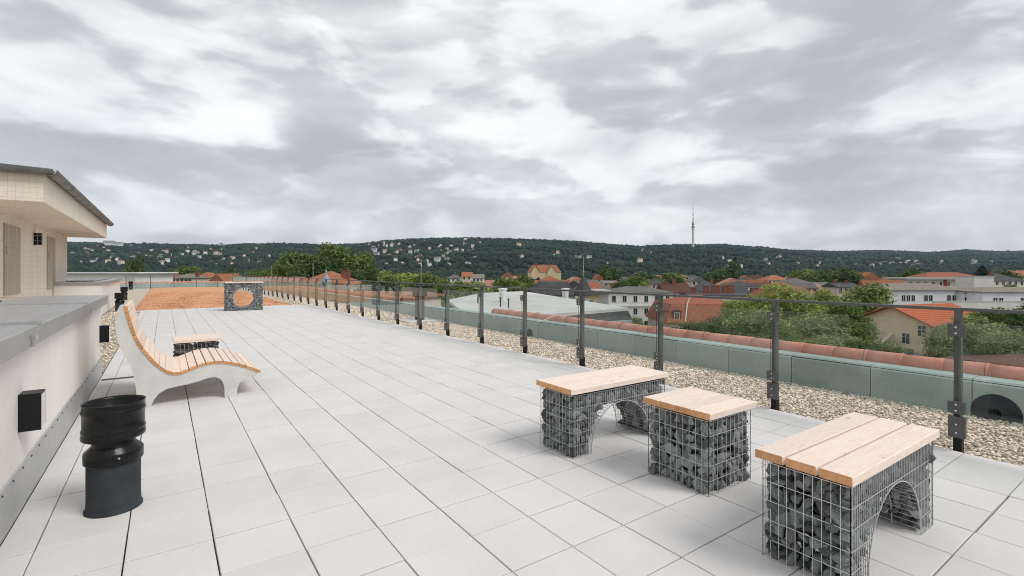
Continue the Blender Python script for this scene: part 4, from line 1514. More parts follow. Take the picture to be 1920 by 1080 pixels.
# dormers in the slate skirt
for fr_, w_ in ((0.42, 1.6), (0.62, 1.8), (0.80, 1.2)):
    p = D_.lerp(C_, fr_) + outv * 0.35
    ex_ = (C_ - D_).normalized(); ex_.z = 0
    mt = Matrix.Translation((p.x, p.y, p.z - 2.0)) @ Matrix(((ex_.x, -outv.x, 0, 0), (ex_.y, -outv.y, 0, 0), (0, 0, 1, 0), (0, 0, 0, 1)))
    do = MB().box(-w_ / 2, w_ / 2, -0.75, 0.6, 0, 1.15, mat=mt).build('dormer', m_zinc, nb)
    MB().box(-w_ / 2 + .12, w_ / 2 - .12, -0.78, -0.752, 0.15, 0.98, mat=mt).build('pane', m_pane, do)
for (u, v, d, w_, h_) in ((942.5, 558, 44, 0.85, 0.75), (1060, 555.5, 50, 0.85, 0.72)):
    p = at(u, v, d) - off
    ob = MB().lathe([(0.0001, h_), (w_ * .42, h_), (w_ * .40, h_ * .75), (w_ * .36, 0), (w_ * .36, -0.8)], 16, c=tuple(p)).lathe([(0.0001, h_ + .1), (w_ * .5, h_ + .06), (w_ * .5, h_ - .06), (0.0001, h_ - .06)], 16, c=tuple(p))
    ob.build('vent_hood', M('white_vent', (0.72, 0.72, 0.70), 0.5), mro)
for (u, v, d) in ((938.5, 563, 38), (953.5, 566, 37), (896, 563, 42)):
    p = at(u, v, d) - off
    MB().lathe([(0.0001, 0.26), (0.07, 0.25), (0.075, 0.12), (0.05, 0.1), (0.05, -0.5)], 10, c=tuple(p)).build('vent_stub', m_pipe, mro)

# ---- slate mansard house behind it, with turret
house('slate mansard house with an arched dormer behind the pale membrane roof', 1003, 1078, 78, 555, 527.5, 12, (0.5, 0.48, 0.45), 'slate', 'mansard', rows=0, zb=529)
p = at(1094, 600, 74)
tu = thing('turret', 'slate-covered pointed turret with a tall finial', 'turret', (p.x, p.y, GZ))
zb_, za_ = zrow(553, 74) - GZ, zrow(517.5, 74) - GZ
MB().lathe([(0.82, 0), (0.82, zb_)], 8, smooth=False).build('shaft', wallm((0.5, 0.48, 0.45)), tu)
sp_ = MB().lathe([(1.42, zb_), (1.42, zb_ + .12), (1.05, zb_ + (za_ - zb_) * .38), (0.55, zb_ + (za_ - zb_) * .72), (0.10, za_), (0.0001, za_ + .02)], 8, smooth=False)
spo = sp_.build('spire', roofm('slate'), tu)
zf = zrow(481, 74) - GZ
MB().tube([(0, 0, za_ - .1), (0, 0, za_ + 0.5), (0, 0, za_ + 0.62), (0, 0, za_ + 0.8), (0, 0, zf)], [0.10, 0.09, 0.14, 0.05, 0.028], 8).build('finial', M('copper_green', (0.34, 0.40, 0.36), 0.6), spo)

house('small yellow house front with dark window at the foot of the turret', 1097, 1119, 82, 553, 551, 6, YEL, 'grey', 'flat', rows=1, cols=1, win=(0.6, 0.7), first=1.6)
house('grey rendered box with white roof edge right of the turret', 1119, 1141, 84, 549, 547, 7, GREYW, 'pale', 'flat', rows=0)
house('red-roofed house peeping out right of the turret', 1098, 1126, 150, 543, 529, 9, CREAM, 'red', 'gable', rows=0)

# ---- white apartment house
house('tall white apartment house with grey hipped roof and rows of dark windows', 1141, 1262, 140, 549.5, 537, 13, WHITE, 'grey', 'hip', rows=4, cols=6, win=(1.0, 1.7), storey=3.5, first=2.5, cat='building', name='apartment_building', cornice=True)
# ---- red mansard house with arched dormer
ho, w, ze, zr, mw = house('red tiled mansard house with an arched dormer and white hip edges', 1252, 1400, 88, 606, 553, 13, (0.52, 0.44, 0.36), 'red', 'mansard', rows=1, cols=6, first=2.2, zb=571, cat='house')
xd = (1269 - 1326) * 88 / FPX
zd = zrow(600, 88) - mw.translation.z
dm = MB().box(xd - 0.75, xd + 0.75, -0.1, 2.0, zd - 0.3, zd + 1.35)
pts = [(xd + 0.85 * math.cos(a), zd + 1.351 + 0.45 * math.sin(a)) for a in np.linspace(0, math.pi, 9)]
dm.prism_y(pts, -0.16, 2.2)
do = dm.build('dormer', roofm('brown'), ho)
put_windows(ho, [], 0.8, 1.3)
fr, pn = WM[(0.8, 1.3, False)]
wo = link('window', fr, do, (xd, -0.12, zd - 0.05))
hc = MB()
hx = (1292 - 1326) * 88 / FPX
hc.tube([(hx + 0.55, 1.0, zrow(554, 89) - mw.translation.z - .3), (hx, 0.9, zrow(571, 88.5) - mw.translation.z + .12), (hx - 0.75, -0.25, zrow(604, 88) - mw.translation.z + .15)], 0.13, 5)
hc.build('hip_edge', wallm((0.66, 0.65, 0.62)), ho)

# ---- roofs of the middle distance
house('dark brown tiled house roof with white gable edges left of the slate roofs', 1247, 1296, 160, 549, 531, 10, WHITE, 'brown', 'gable', rows=1, cols=4, chim=((1256, 529, 1.0), (1272, 525, 1.1)))
house('dark slate hipped roof outlined by white ridges behind the chimneys', 1308, 1366, 178, 547, 527, 12, CREAM, 'slate', 'hip', rows=1, cols=4, caps=True, chim=((1345, 523.5, 1.2),))
house('low slate-roofed house carrying a row of brick chimneys', 1296, 1408, 128, 555, 549, 9, CREAM, 'slate', 'gable', rows=0,
      chim=((1311, 540, 1.1), (1335, 537, 1.6), (1354, 536, 2.2), (1371, 537, 1.3), (1382, 536, 1.6)))
house('slate hipped house with white walls left of the feathery light tree', 1374, 1424, 205, 538, 526, 12, WHITE, 'slate', 'hip', rows=1, cols=5, win=(1.2, 1.4))
house('narrow pink house with a slate pavilion roof behind the white apartment house', 1222, 1247, 230, 533, 521, 9, PINK, 'slate', 'hip', rows=2, cols=3, win=(0.8, 1.3))
house('wide low grey roof left of the pink pavilion house', 1186, 1222, 240, 534, 527, 9, PINK, 'grey', 'hip', rows=1, cols=4)
house('small cream house with an orange hipped roof among trees', 1273, 1291, 330, 520, 514.5, 9, CREAM, 'orange', 'hip', rows=1, cols=3)
house('grey gabled house with a broad pinkish roof right of the orange cottage', 1297, 1324, 265, 528, 518, 10, PINK, 'grey', 'front', rows=1, cols=3)
house('house with a bright orange hipped roof above the feathery light tree', 1439, 1482, 260, 526, 515.5, 11, WHITE, 'orange', 'hip', rows=1, cols=5)
house('large grey mansard house right of the orange hipped roof', 1476, 1533, 190, 541, 521.5, 13, PINK, 'grey', 'mansard', rows=1, cols=5, zb=530, chim=((1507, 519, 1.2),))
house('long grey roof running down right of the grey mansard house', 1533, 1563, 200, 536, 529, 9, PINK, 'grey', 'gable', rows=1, cols=2)
house('plain dark grey low roof in front of the grey mansard house', 1506, 1534, 120, 560, 547, 9, GREYW, 'grey', 'gable', rows=0, rot=0.3)
house('pale pink house with a slate roof and four dark windows', 1571, 1612, 180, 539, 530, 9, PINK, 'slate', 'gable', rows=2, cols=4, win=(1.0, 1.4), chim=((1578, 526, .8), (1600, 527, .8)))
house('house with two orange roof wings left of the white pavilions', 1614, 1650, 300, 524, 510.5, 11, CREAM, 'orange', 'front', rows=1, cols=3)
house('small orange-roofed house just left of the long white gallery building', 1664, 1684, 290, 527, 519, 9, CREAM, 'orange', 'hip', rows=1, cols=2)
house('red hipped roof above the long white gallery building', 1738, 1838, 275, 520, 510.5, 14, CREAM, 'red', 'hip', rows=0)
# long white gallery with red panels
go_, w, ze, zr, mw = house('long white gallery building with flat roof slab and red wall panels', 1700, 1828, 205, 524, 520.5, 10, (0.60, 0.57, 0.49), 'pale', 'flat', rows=1, cols=9, win=(1.0, 1.6), first=2.6, cat='building', name='gallery_building', ov=1.2)
for u in (1772, 1817):
    xx = (u - 1764) * 205 / FPX
    MB().box(xx - 0.7, xx + 0.7, -0.05, -0.023, ze - 3.0, ze - 0.05).build('panel', wallm((0.34, 0.05, 0.045)), go_)
house('blank white box building at the right end of the long gallery', 1826, 1864, 190, 519.5, 518.5, 8, (0.62, 0.60, 0.57), 'pale', 'flat', rows=0, cat='building', ov=0.1)
house('cream house with a broad dark hipped roof beside the blank white box', 1864, 1922, 225, 527, 513, 13, (0.66, 0.62, 0.53), 'slate', 'hip', rows=1, cols=5, chim=((1880, 509, 1.4),))
house('orange-roofed house at the far right edge above the dark hipped roof', 1906, 1950, 340, 519, 507, 12, WHITE, 'orange', 'gable', rows=1, cols=4)
# white pavilions
pv, w, ze, zr, mw = house('white pavilion with low tan hipped roof and window groups', 1655, 1806, 118, 545, 530.5, 10, (0.66, 0.67, 0.69), 'tan', 'hip', rows=0, cat='building', name='pavilion')
put_windows(pv, [((u - 1730.5) * 118 / FPX, ze - 2.45) for u in (1736, 1745, 1779, 1789, 1694, 1703, 1712)], 0.85, 1.35)
pv2, w, ze2, zr2, mw2 = house('second white pavilion with tan roof running out of the picture', 1842, 2010, 112, 548.5, 538, 10, (0.66, 0.67, 0.69), 'tan', 'hip', rows=0, cat='building', name='pavilion')
put_windows(pv2, [((u - 1926) * 112 / FPX, ze2 - 2.55) for u in (1866, 1877, 1918, 1929, 1950)], 0.95, 1.35)
link_ = house('glazed connecting wing between the two white pavilions', 1806, 1842, 116, 551, 547, 8, (0.62, 0.62, 0.60), 'pale', 'flat', rows=1, cols=2, win=(1.6, 1.2), first=2.0, cat='building', name='connecting_wing', ov=0.1)
tw = at(1835, 565.5, 106)
tz = tw.z
tp = thing('terrace_wall', 'white terrace wall below the two pavilions', 'wall')
tp.matrix_world = Matrix.Translation((tw.x, tw.y, GZ)) @ Matrix.Rotation(-YAW, 4, 'Z')
MB().box(-9.5, 20, 0, 0.4, -0.5, tz - GZ).build('wall', wallm((0.64, 0.63, 0.60)), tp)
MB().box(-9.6, 20.1, -0.1, 0.5, tz - GZ + .002, tz - GZ + .14).build('coping', m_conc, tp)

# ---- beige house with the orange roof, its gable turned towards the left
Lq, Rq = Vector((55.4, 79.7)), Vector((59.0, 69.8))
ex2 = (Rq - Lq).normalized(); gw = (Rq - Lq).length
ey2 = Vector((-ex2.y, ex2.x))
if ey2.x < 0:
    ey2 = -ey2
to3 = lambda q: Vector((CS * q.x + SN * q.y, -SN * q.x + CS * q.y, 0))
c2 = (Lq + Rq) / 2
e1, e2 = to3(ex2), to3(ey2)
o3 = to3(c2)
bh = thing('house', 'beige house with a broad orange tiled gable roof below the white pavilions', 'house')
if e1.cross(e2).z < 0:
    e1 = -e1
bh.matrix_world = Matrix(((e1.x, e2.x, 0, o3.x), (e1.y, e2.y, 0, o3.y), (0, 0, 1, GZ), (0, 0, 0, 1)))
HOUSE_XY.append((o3.x + e2.x * 7, o3.y + e2.y * 7, 12))
hl_, zE, zR = 13.5, -5.9 - GZ, -3.55 - GZ
fl_ = -1 if e1.dot(to3(ex2)) < 0 else 1
wb_ = MB()
gx_ = gw / 2 - 0.3
wb_.add([(-gx_, 0, 0), (gx_, 0, 0), (gx_, 0, zE - .12), (0, 0, zR - .2), (-gx_, 0, zE - .12), (-gx_, hl_, 0), (gx_, hl_, 0), (gx_, hl_, zE - .12), (0, hl_, zR - .2), (-gx_, hl_, zE - .12)],
        [(0, 1, 2, 3, 4), (9, 8, 7, 6, 5), (1, 6, 7, 2), (5, 0, 4, 9)])
wb_.build('wall', wallm((0.70, 0.55, 0.38)), bh)
for s_ in (-1, 1):
    rr = MB()
    ox = s_ * (gw / 2 + 0.5)
    zo = zE - (zR - zE) * 0.5 / (gw / 2)
    a_ = [(0, -0.8, zR), (ox, -0.8, zo), (ox, hl_ + .6, zo), (0, hl_ + .6, zR)]
    vs = a_ + [(x, y, z - 0.17) for x, y, z in a_]
    rr.add(vs, [(0, 1, 2, 3), (7, 6, 5, 4), (0, 4, 5, 1), (1, 5, 6, 2), (2, 6, 7, 3), (3, 7, 4, 0)])
    ro = rr.build('roof', M('roof_tiles_orange', (0.46, 0.135, 0.055), 0.8, (0.38, 0.10, 0.045), 2.0, 5, 0.4, 7, stretch=(1, 1, 4)), bh)
    for k in range(12):
        t = (k + .5) / 12
        MB().box(min(ox * t - .02, ox * t + .02), max(ox * t - .02, ox * t + .02), -0.8, hl_ + .6, zR + (zo - zR) * t - 0.01, zR + (zo - zR) * t + 0.035).build('tile_course', MATS['roof_tiles_orange'], ro)
fr, pn = window_mesh(1.0, 1.5, True)
for x, z in ((fl_ * 1.9, zE - 3.2), (fl_ * 4.0, zE - 1.9), (fl_ * -3.2, zE - 2.2), (fl_ * 2.2, zE - 6.2), (fl_ * -0.8, zE - 6.2)):
    o_ = link('window', fr, bh, (x, -0.021, z)); link('pane', pn, o_)
for k in range(6):
    o_ = link('window', fr, bh, (fl_ * (gx_ + 0.021), 1.2 + k * 2.1, zE - 2.4), (0, 0, R(90) * fl_)); link('pane', pn, o_)
fin = MB().add([(fl_ * -0.3, -2.6, 0), (fl_ * 0.15, -2.6, 0), (fl_ * 0.15, -0.01, 0), (fl_ * -0.3, -0.01, 0), (fl_ * -0.3, -2.6, zE - 3.4), (fl_ * .15, -2.6, zE - 3.4), (fl_ * .15, -0.01, zE - 1.9), (fl_ * -.3, -0.01, zE - 1.9)],
               [(0, 1, 5, 4), (1, 2, 6, 5), (2, 3, 7, 6), (3, 0, 4, 7), (4, 5, 6, 7)])
fin.build('partition_wall', wallm((0.62, 0.55, 0.46)), bh)
bal = MB().box(-4.5, 4.5, -2.6, -0.02, zE - 4.6, zE - 4.35).box(-4.5, 4.5, -2.66, -2.60, zE - 4.6, zE - 3.5)
bal.build('balcony', wallm((0.15, 0.17, 0.18)), bh)

# dark neighbouring roof at the lower right edge
house('dark brown-grey roof slope at the lower right edge beyond the ridge tiles', 1915, 2080, 38, 708, 668, 8, GREYW, 'brown', 'gable', rows=0, rot=0.35)

# ---- left of the picture
house('house with a large bright orange hipped roof behind the distant railing', 549, 652, 95, 536, 508.5, 11, CREAM, 'orange', 'hip', rows=0, chim=((633, 508, 1.6),))
p = at(611.5, 560, 84)
bt_ = thing('bell_turret', 'little blue-grey bell turret with a ball finial in front of the orange roof', 'turret', (p.x, p.y, GZ))
z0_ = zrow(530, 84) - GZ; z1_ = zrow(516, 84) - GZ
MB().lathe([(0.75, 0), (0.75, z0_)], 8, smooth=False).build('shaft', wallm((0.30, 0.34, 0.36)), bt_)
MB().lathe([(0.95, z0_), (0.95, z0_ + .1), (0.8, z0_ + .5), (0.45, z0_ + 0.9), (0.3, z1_), (0.14, z1_ + 0.4), (0.22, z1_ + 0.6), (0.12, z1_ + 0.8), (0.04, z1_ + 1.0), (0.02, zrow(499, 84) - GZ)], 10).build('dome', M('lead_grey', (0.26, 0.31, 0.33), 0.5), bt_)
house('long low pinkish tiled roof behind the gabion block with the hole', 455, 552, 110, 531, 519, 9, PINK, 'pink', 'gable', rows=0)
house('house with a steep red gable left of the gabion block with the hole', 394, 420, 120, 530, 513, 9, CREAM, 'orange', 'front', rows=1, cols=2)
house('small grey roof with a light skylight right of the steep red gable', 420, 452, 125, 529, 520, 8, WHITE, 'slate', 'gable', rows=1, cols=3)
house('low brick-red house with a greenish roof and a little white cupola', 322, 360, 180, 522, 513, 10, PINK, 'tan', 'hip', rows=1, cols=5, chim=((356, 509, 1.2),))
house('pale house at the foot of the slope left of the greenish roof', 300, 322, 190, 521, 514, 8, WHITE, 'red', 'gable', rows=1, cols=3)
house('orange roof between trees right of the little white cupola', 366, 392, 200, 521, 511, 9, CREAM, 'orange', 'hip', rows=1, cols=3)
house('grey flat-roofed long shed behind the white roof upstand', 186, 236, 210, 516, 513, 9, GREYW, 'grey', 'flat', rows=0)
house('long salmon tiled roof just beyond the far railing posts', 640, 775, 60, 560, 546, 9, PINK, 'pink', 'gable', rows=0, rot=-0.25)
# centre
vr_, w, ze, zr, mw = house('villa with yellow gables and wide orange roof at the foot of the wooded hill', 990, 1052, 640, 510, 496.5, 14, (0.62, 0.50, 0.30), 'orange', 'hip', rows=1, cols=8, chim=((1006, 494, 2), (1028, 494, 2)))
for xx in (-12.0, 9.0):
    g_ = MB().add([(xx - 5.5, -1.2, 0), (xx + 5.5, -1.2, 0), (xx + 5.5, -1.2, ze), (xx, -1.2, zr - 1), (xx - 5.5, -1.2, ze), (xx - 5.5, 5, 0), (xx + 5.5, 5, 0), (xx + 5.5, 5, ze), (xx, 5, zr - 1), (xx - 5.5, 5, ze)],
                  [(0, 1, 2, 3, 4), (1, 6, 7, 2), (5, 0, 4, 9)])
    go2 = g_.build('gable', wallm((0.62, 0.50, 0.30)), vr_)
    for s2 in (-1, 1):
        a_ = [(xx, -1.8, zr - .4), (xx + s2 * 6.3, -1.8, ze - .2), (xx + s2 * 6.3, 6, ze - .2), (xx, 6, zr - .4)]
        MB().add(a_ + [(x, y, z - .4) for x, y, z in a_], [(0, 1, 2, 3), (7, 6, 5, 4), (0, 4, 5, 1), (1, 5, 6, 2), (2, 6, 7, 3)]).build('gable_roof', roofm('orange'), go2)
house('red-roofed house with white dormers above the slate mansard house', 1016, 1050, 170, 527, 517.5, 10, WHITE, 'red', 'hip', rows=1, cols=4)
house('orange-roofed house half hidden by trees left of the villa', 940, 962, 260, 519, 510.5, 9, CREAM, 'orange', 'front', rows=1, cols=2)
house('pale pink terrace with red roof below the villa', 962, 992, 280, 524, 517, 9, PINK, 'pink', 'gable', rows=1, cols=5)
house('grey-roofed white house above the light green trees', 838, 862, 300, 522, 514, 9, WHITE, 'grey', 'hip', rows=1, cols=3)
house('orange-roofed house right of the grey-roofed white house', 866, 884, 320, 519, 510, 9, CREAM, 'orange', 'gable', rows=1, cols=2)
house('white house with tan roof between the railing posts in the centre', 886, 906, 290, 522, 514, 9, WHITE, 'tan', 'gable', rows=1, cols=3)
house('brick-red gable peeping between trees right of the villa', 1116, 1130, 240, 524, 514, 8, CREAM, 'red', 'front', rows=1, cols=1)
house('tan flat-topped house left of the round dark trees', 1132, 1158, 230, 531, 526, 9, PINK, 'tan', 'gable', rows=1, cols=3)


# small houses between the garden trees, farther off
LAND = [(300, 'left of the big tree clump'), (700, 'right of the big tree clump'), (860, 'left of the villa with yellow gables'), (1060, 'between the villa and the pink pavilion house'),
        (1250, 'left of the tall dark conifer'), (1390, 'behind the slate hipped house'), (1480, 'left of the two orange wings'), (1650, 'behind the white pavilions'), (1840, 'near the cream house with dark roof')]
k = 0
rs2 = random.Random(21)
for u, d in [(rs2.uniform(270, 510), rs2.uniform(260, 520)) for _ in range(11)] + [(rs2.uniform(700, 900), rs2.uniform(330, 620)) for _ in range(11)] + \
        [(rs2.uniform(1060, 1250), rs2.uniform(260, 560)) for _ in range(10)] + [(rs2.uniform(1250, 1920), rs2.uniform(250, 620)) for _ in range(34)] + [(rs2.uniform(1060, 1700), rs2.uniform(200, 330)) for _ in range(16)] + [(rs2.uniform(1380, 1700), rs2.uniform(140, 230)) for _ in range(9)] + [(rs2.uniform(840, 1000), rs2.uniform(160, 260)) for _ in range(8)]:
    wpx = rs2.uniform(9, 13) * FPX / d
    ztop = GZ + rs2.uniform(13.5, 16.5)
    vr_ = V0 - (ztop - CAM_H) * FPX / d
    ve_ = V0 - (ztop - rs2.uniform(3.0, 4.5) - CAM_H) * FPX / d
    rc = rs2.choice(['red', 'orange', 'slate', 'grey', 'tan', 'pink', 'brown'])
    wc = rs2.choice([CREAM, WHITE, PINK, WHITE, WHITE])
    kd = rs2.choice(['hip', 'gable', 'front'])
    where = [t for a, t in LAND if u >= a - 40][-1]
    house('distant %s house with %s %s roof %s' % ({CREAM: 'cream', WHITE: 'white', PINK: 'pinkish'}[wc], rc, {'hip': 'hipped', 'gable': 'broad', 'front': 'gabled'}[kd], where),
          u - wpx / 2, u + wpx / 2, d, ve_, vr_, 9, wc, rc, kd, rot=rs2.uniform(-.4, .4), rows=2, cols=3, win=(1.1, 1.5), group='distant houses among the garden trees')


# ---- trees
def crown_mesh(name, seed, nleaf, leaf, mat, lobes=11, conifer=False):
    rs = np.random.RandomState(seed)
    if conifer:
        z = rs.uniform(-1, 1, nleaf) ** 1
        rmax = (1 - (z + 1) / 2) ** 0.8 * (0.85 + 0.15 * np.sin(z * 26))
        a = rs.uniform(0, 2 * math.pi, nleaf)
        rr = rmax * rs.uniform(0.55, 1.0, nleaf) ** 0.5
        C = np.stack([rr * np.cos(a), rr * np.sin(a), z], -1)
        Nn = np.stack([np.cos(a) * .6, np.sin(a) * .6, np.ones(nleaf)], -1)
    else:
        lc = rs.normal(size=(lobes, 3)); lc /= np.linalg.norm(lc, axis=1)[:, None]
        lc *= rs.uniform(0.35, 0.72, (lobes, 1)); lc[:, 2] = lc[:, 2] * 0.85
        lr = rs.uniform(0.26, 0.46, lobes)
        pick = rs.choice(lobes, nleaf, p=lr ** 2 / (lr ** 2).sum())
        dr = rs.normal(size=(nleaf, 3)); dr[:, 2] += 0.25
        dr /= np.linalg.norm(dr, axis=1)[:, None]
        rad_ = lr[pick] * (0.62 + 0.5 * rs.uniform(0, 1, nleaf) ** 0.7)
        bump = 1 + 0.16 * np.sin(dr[:, 0] * 7 + pick) * np.sin(dr[:, 1] * 8 + pick * 2) + 0.1 * np.sin(dr[:, 2] * 11 + pick)
        C = lc[pick] + dr * (rad_ * bump)[:, None]
        Nn = dr * 0.8 + np.array([0, 0, 0.35])
    Nn = Nn + rs.normal(scale=0.55, size=(nleaf, 3))
    Nn /= np.linalg.norm(Nn, axis=1)[:, None]
    up = rs.normal(size=(nleaf, 3))
    T = np.cross(Nn, up); T /= np.linalg.norm(T, axis=1)[:, None]
    B = np.cross(Nn, T)
    s_ = leaf * rs.uniform(0.6, 1.4, nleaf)[:, None]
    V = np.stack([C - T * s_, C - B * s_ * 0.62 + Nn * s_ * .15, C + T * s_, C + B * s_ * 0.62 + Nn * s_ * .15], 1)
    F = np.arange(nleaf * 4).reshape(-1, 4)
    return np_mesh(name, V.reshape(-1, 3), F, mat), (lc, lr) if not conifer else None, V


def trunk_mesh(seed, lobes, zc, rz):
    rs = random.Random(seed)
    mb = MB()
    mb.tube([(0, 0, 0), (0.02, 0.01, 0.35), (0.0, -0.02, 0.7), (0.02, 0.0, 1.0)], [0.085, 0.065, 0.055, 0.03], 7)
    for k in range(7):
        a = k * 0.9 + rs.uniform(-.3, .3)
        z0 = 0.55 + 0.06 * k
        mb.tube([(0.01, 0, z0), (0.28 * math.cos(a), 0.28 * math.sin(a), z0 + 0.10), (0.55 * math.cos(a), 0.55 * math.sin(a), z0 + 0.16)], [0.032, 0.02, 0.008], 5)
    return mb.mesh('trunk', m_bark)


TRUNKS = [trunk_mesh(s_, None, 0, 1) for s_ in range(3)]
CROWNS = {}


def crown_for(mat, lod, var):
    key = (mat, lod, var)
    if key not in CROWNS:
        nl, lf = {'near': (11000, 0.036), 'mid': (4200, 0.060), 'far': (1500, 0.095)}[lod]
        CROWNS[key] = crown_mesh('crown', hash((mat, var)) % 1000 if False else sum(map(ord, mat)) * 7 + var * 31, nl, lf, m_leafs[mat], 12 + 2 * var, mat == 'conifer')[0]
    return CROWNS[key]


def tree(label, u, vt, d, r, rh, mat='mid', var=0, group='trees in the town gardens', name='tree'):
    p = at(u, V0, d)
    gz_ = float(terrain(p.x, p.y))
    zt = zrow(vt, d)
    zc = zt - rh * 0.98
    root = thing(name, label, 'tree', (p.x, p.y, gz_), rnd.uniform(0, 6.28), group)
    lod = 'near' if d < 70 else ('mid' if d < 215 else 'far')
    c_ = link('crown', crown_for(mat, lod, var), root, (0, 0, zc - gz_))
    c_.scale = (r, r, rh)
    t_ = link('trunk', TRUNKS[var % 3], root)
    h_ = max(zc - gz_ + rh * (0.85 if mat == 'conifer' else 0.25), 1.0)
    tw_ = r if mat != 'conifer' else r * 0.5
    t_.scale = (tw_, tw_, h_)
    HOUSE_XY.append((p.x, p.y, r * 0.5))
    return root


G1 = 'crowns of the big tree clump on the left'
tree('tallest middle crown of the big green tree clump above the orange roof', 622, 454.5, 190, 11.5, 11, 'mid', 0, G1)
tree('left crown of the big green tree clump, leaning over the pinkish roof', 560, 468, 195, 9.5, 9, 'mid', 1, G1)
tree('right crown of the big green tree clump with paler top', 668, 464, 200, 9, 10, 'mid', 2, G1)
tree('dark lower crown at the front right of the big tree clump', 655, 483, 180, 8, 7.5, 'dark', 0, G1)
tree('dark lower crown at the front left of the big tree clump', 590, 480, 175, 8, 7, 'dark', 1, G1)
tree('small round crown at the left foot of the big tree clump', 533, 488, 185, 6, 6, 'mid', 2, G1)
tree('low dark crown at the right foot of the big tree clump', 694, 496, 170, 5, 6, 'dark', 2, G1)
G2 = 'light green trees behind the middle railing'
tree('largest light green tree behind the white lightning rod', 768, 499.5, 105, 5.6, 4.5, 'light', 0, G2)
tree('light green tree left of the white lightning rod', 735, 506, 100, 4.0, 3.6, 'light', 1, G2)
tree('light green tree right of the white lightning rod', 808, 508, 100, 4.2, 3.6, 'mid', 1, G2)
tree('dark green hedge-like tree under the railing in the middle', 715, 518, 85, 4.0, 3.0, 'dark', 1, G2)
tree('low mixed green tree right of the dark roof vent hood', 845, 519, 80, 4.0, 3.2, 'mid', 2, G2)
tree('low grey-green tree near the pale membrane roof edge', 890, 522, 80, 3.8, 3.0, 'grey', 0, G2)
tree('dark green low tree left of the first white vent hood', 925, 524, 90, 3.8, 3.4, 'dark', 0, G2)
tree('olive green tree left of the slate mansard house', 950, 518, 130, 5, 5, 'mid', 0, G2)
tree('dark tree directly behind the slate mansard house', 985, 512, 150, 5.5, 5.5, 'dark', 1, G2)
G3 = 'trees among the town roofs'
tree('tall dark conifer left of the slate hipped roofs', 1367, 489, 300, 9.5, 15, 'dark', 1, G3)
tree('slim brownish conifer beside the tall dark conifer', 1378, 484, 310, 5.5, 14, 'conifer', 0, G3)
tree('broad dark tree behind the slate roof with white ridges', 1340, 505, 290, 9, 9, 'dark', 2, G3)
tree('round dark tree right of the brick-red gable', 1163, 514, 190, 4.5, 4.6, 'dark', 0, G3)
tree('round mid green tree left of the low grey roof', 1194, 515, 195, 5.2, 4.6, 'mid', 1, G3)
tree('pale yellow-green bush above the white apartment house', 1207, 527, 160, 2.6, 2.6, 'light', 2, G3)
tree('big dark tree above the brick-red gable', 1140, 497, 320, 10, 9, 'dark', 2, G3)
tree('big dark tree above the low grey roof', 1215, 498, 330, 11, 9, 'dark', 0, G3)
tree('mid green tree left of the small orange cottage', 1258, 509, 300, 8, 7, 'mid', 0, G3)
tree('round olive tree above the large grey mansard house', 1502, 502, 280, 9, 8, 'mid', 1, G3)
tree('dark tree right of the round olive tree', 1540, 505, 270, 8, 8, 'dark', 1, G3)
tree('dark tree left of the house with two orange wings', 1585, 501, 290, 11, 9, 'dark', 2, G3)
tree('dark tree behind the house with two orange wings', 1640, 500, 330, 12, 9, 'dark', 0, G3)
tree('dark broad tree behind the long gallery building', 1705, 502, 320, 11, 9, 'dark', 1, G3)
tree('near-black domed tree right of the red hipped roof', 1842, 500, 330, 13, 9, 'conifer', 1, G3)
tree('dark tree at the far right behind the cream house', 1890, 506, 300, 9, 8, 'dark', 2, G3)
tree('green bush beside the cream house with the dark roof', 1890, 530, 160, 2.8, 2.6, 'mid', 2, G3)
G4 = 'garden trees below the near railing'
tree('dark spreading garden tree left below the middle railing post', 1325, 569, 58, 4.0, 3.2, 'dark', 0, G4)
tree('tall feathery light green tree rising above the handrail', 1452, 528, 62, 5.2, 4.2, 'light', 1, G4)
tree('lower left shoulder of feathery light green foliage by the red mansard roof', 1400, 548, 60, 3.9, 3.4, 'light', 0, G4)
tree('grey-green tree filling the railing pane right of the middle post', 1520, 578, 50, 4.3, 3.5, 'grey', 0, G4)
tree('grey-green tree under the feathery tree, left of the middle post', 1420, 582, 48, 3.6, 3.2, 'grey', 1, G4)
tree('bright green rounded tree below the plain dark grey roof', 1548, 541, 85, 3.6, 3.2, 'light', 2, G4)
tree('leafy tree between the bright rounded tree and the beige house', 1578, 563, 66, 3.6, 3.2, 'mid', 0, G4)
tree('dense flowering tree with pale blossom left of the white pavilion', 1625, 528, 95, 5.4, 4.2, 'grey', 2, G4)
tree('dark underside tree at the left corner of the beige house', 1590, 588, 60, 3.2, 2.8, 'mid', 1, G4)
tree('low bush in front of the beige house, above the ridge tiles', 1640, 626, 46, 3.0, 2.2, 'mid', 2, G4)
tree('low bush under the grey-green trees above the ridge tiles', 1560, 622, 44, 3.4, 2.6, 'grey', 0, G4)
tree('low bush left of the middle post above the ridge tiles', 1470, 612, 44, 3.2, 2.6, 'mid', 1, G4)
tree('dark green bush left of the red mansard house wall', 1345, 600, 48, 2.4, 2.2, 'dark', 1, G4)
tree('white-flowering shrub in front of the beige house balcony', 1772, 612, 50, 2.4, 3.0, 'grey', 1, G4)
tree('olive shrub right of the near railing post', 1838, 592, 52, 4.2, 3.2, 'grey', 2, G4)
tree('dark green tree at the right edge above the handrail', 1915, 566, 60, 3.2, 3.2, 'dark', 2, G4)
tree('brown-green shrub at the right edge behind the glass', 1890, 610, 46, 3.4, 2.8, 'grey', 0, G4)
tree('small tree below the right edge of the slate skirt', 1198, 585, 44, 0.9, 2.0, 'mid', 2, G4)
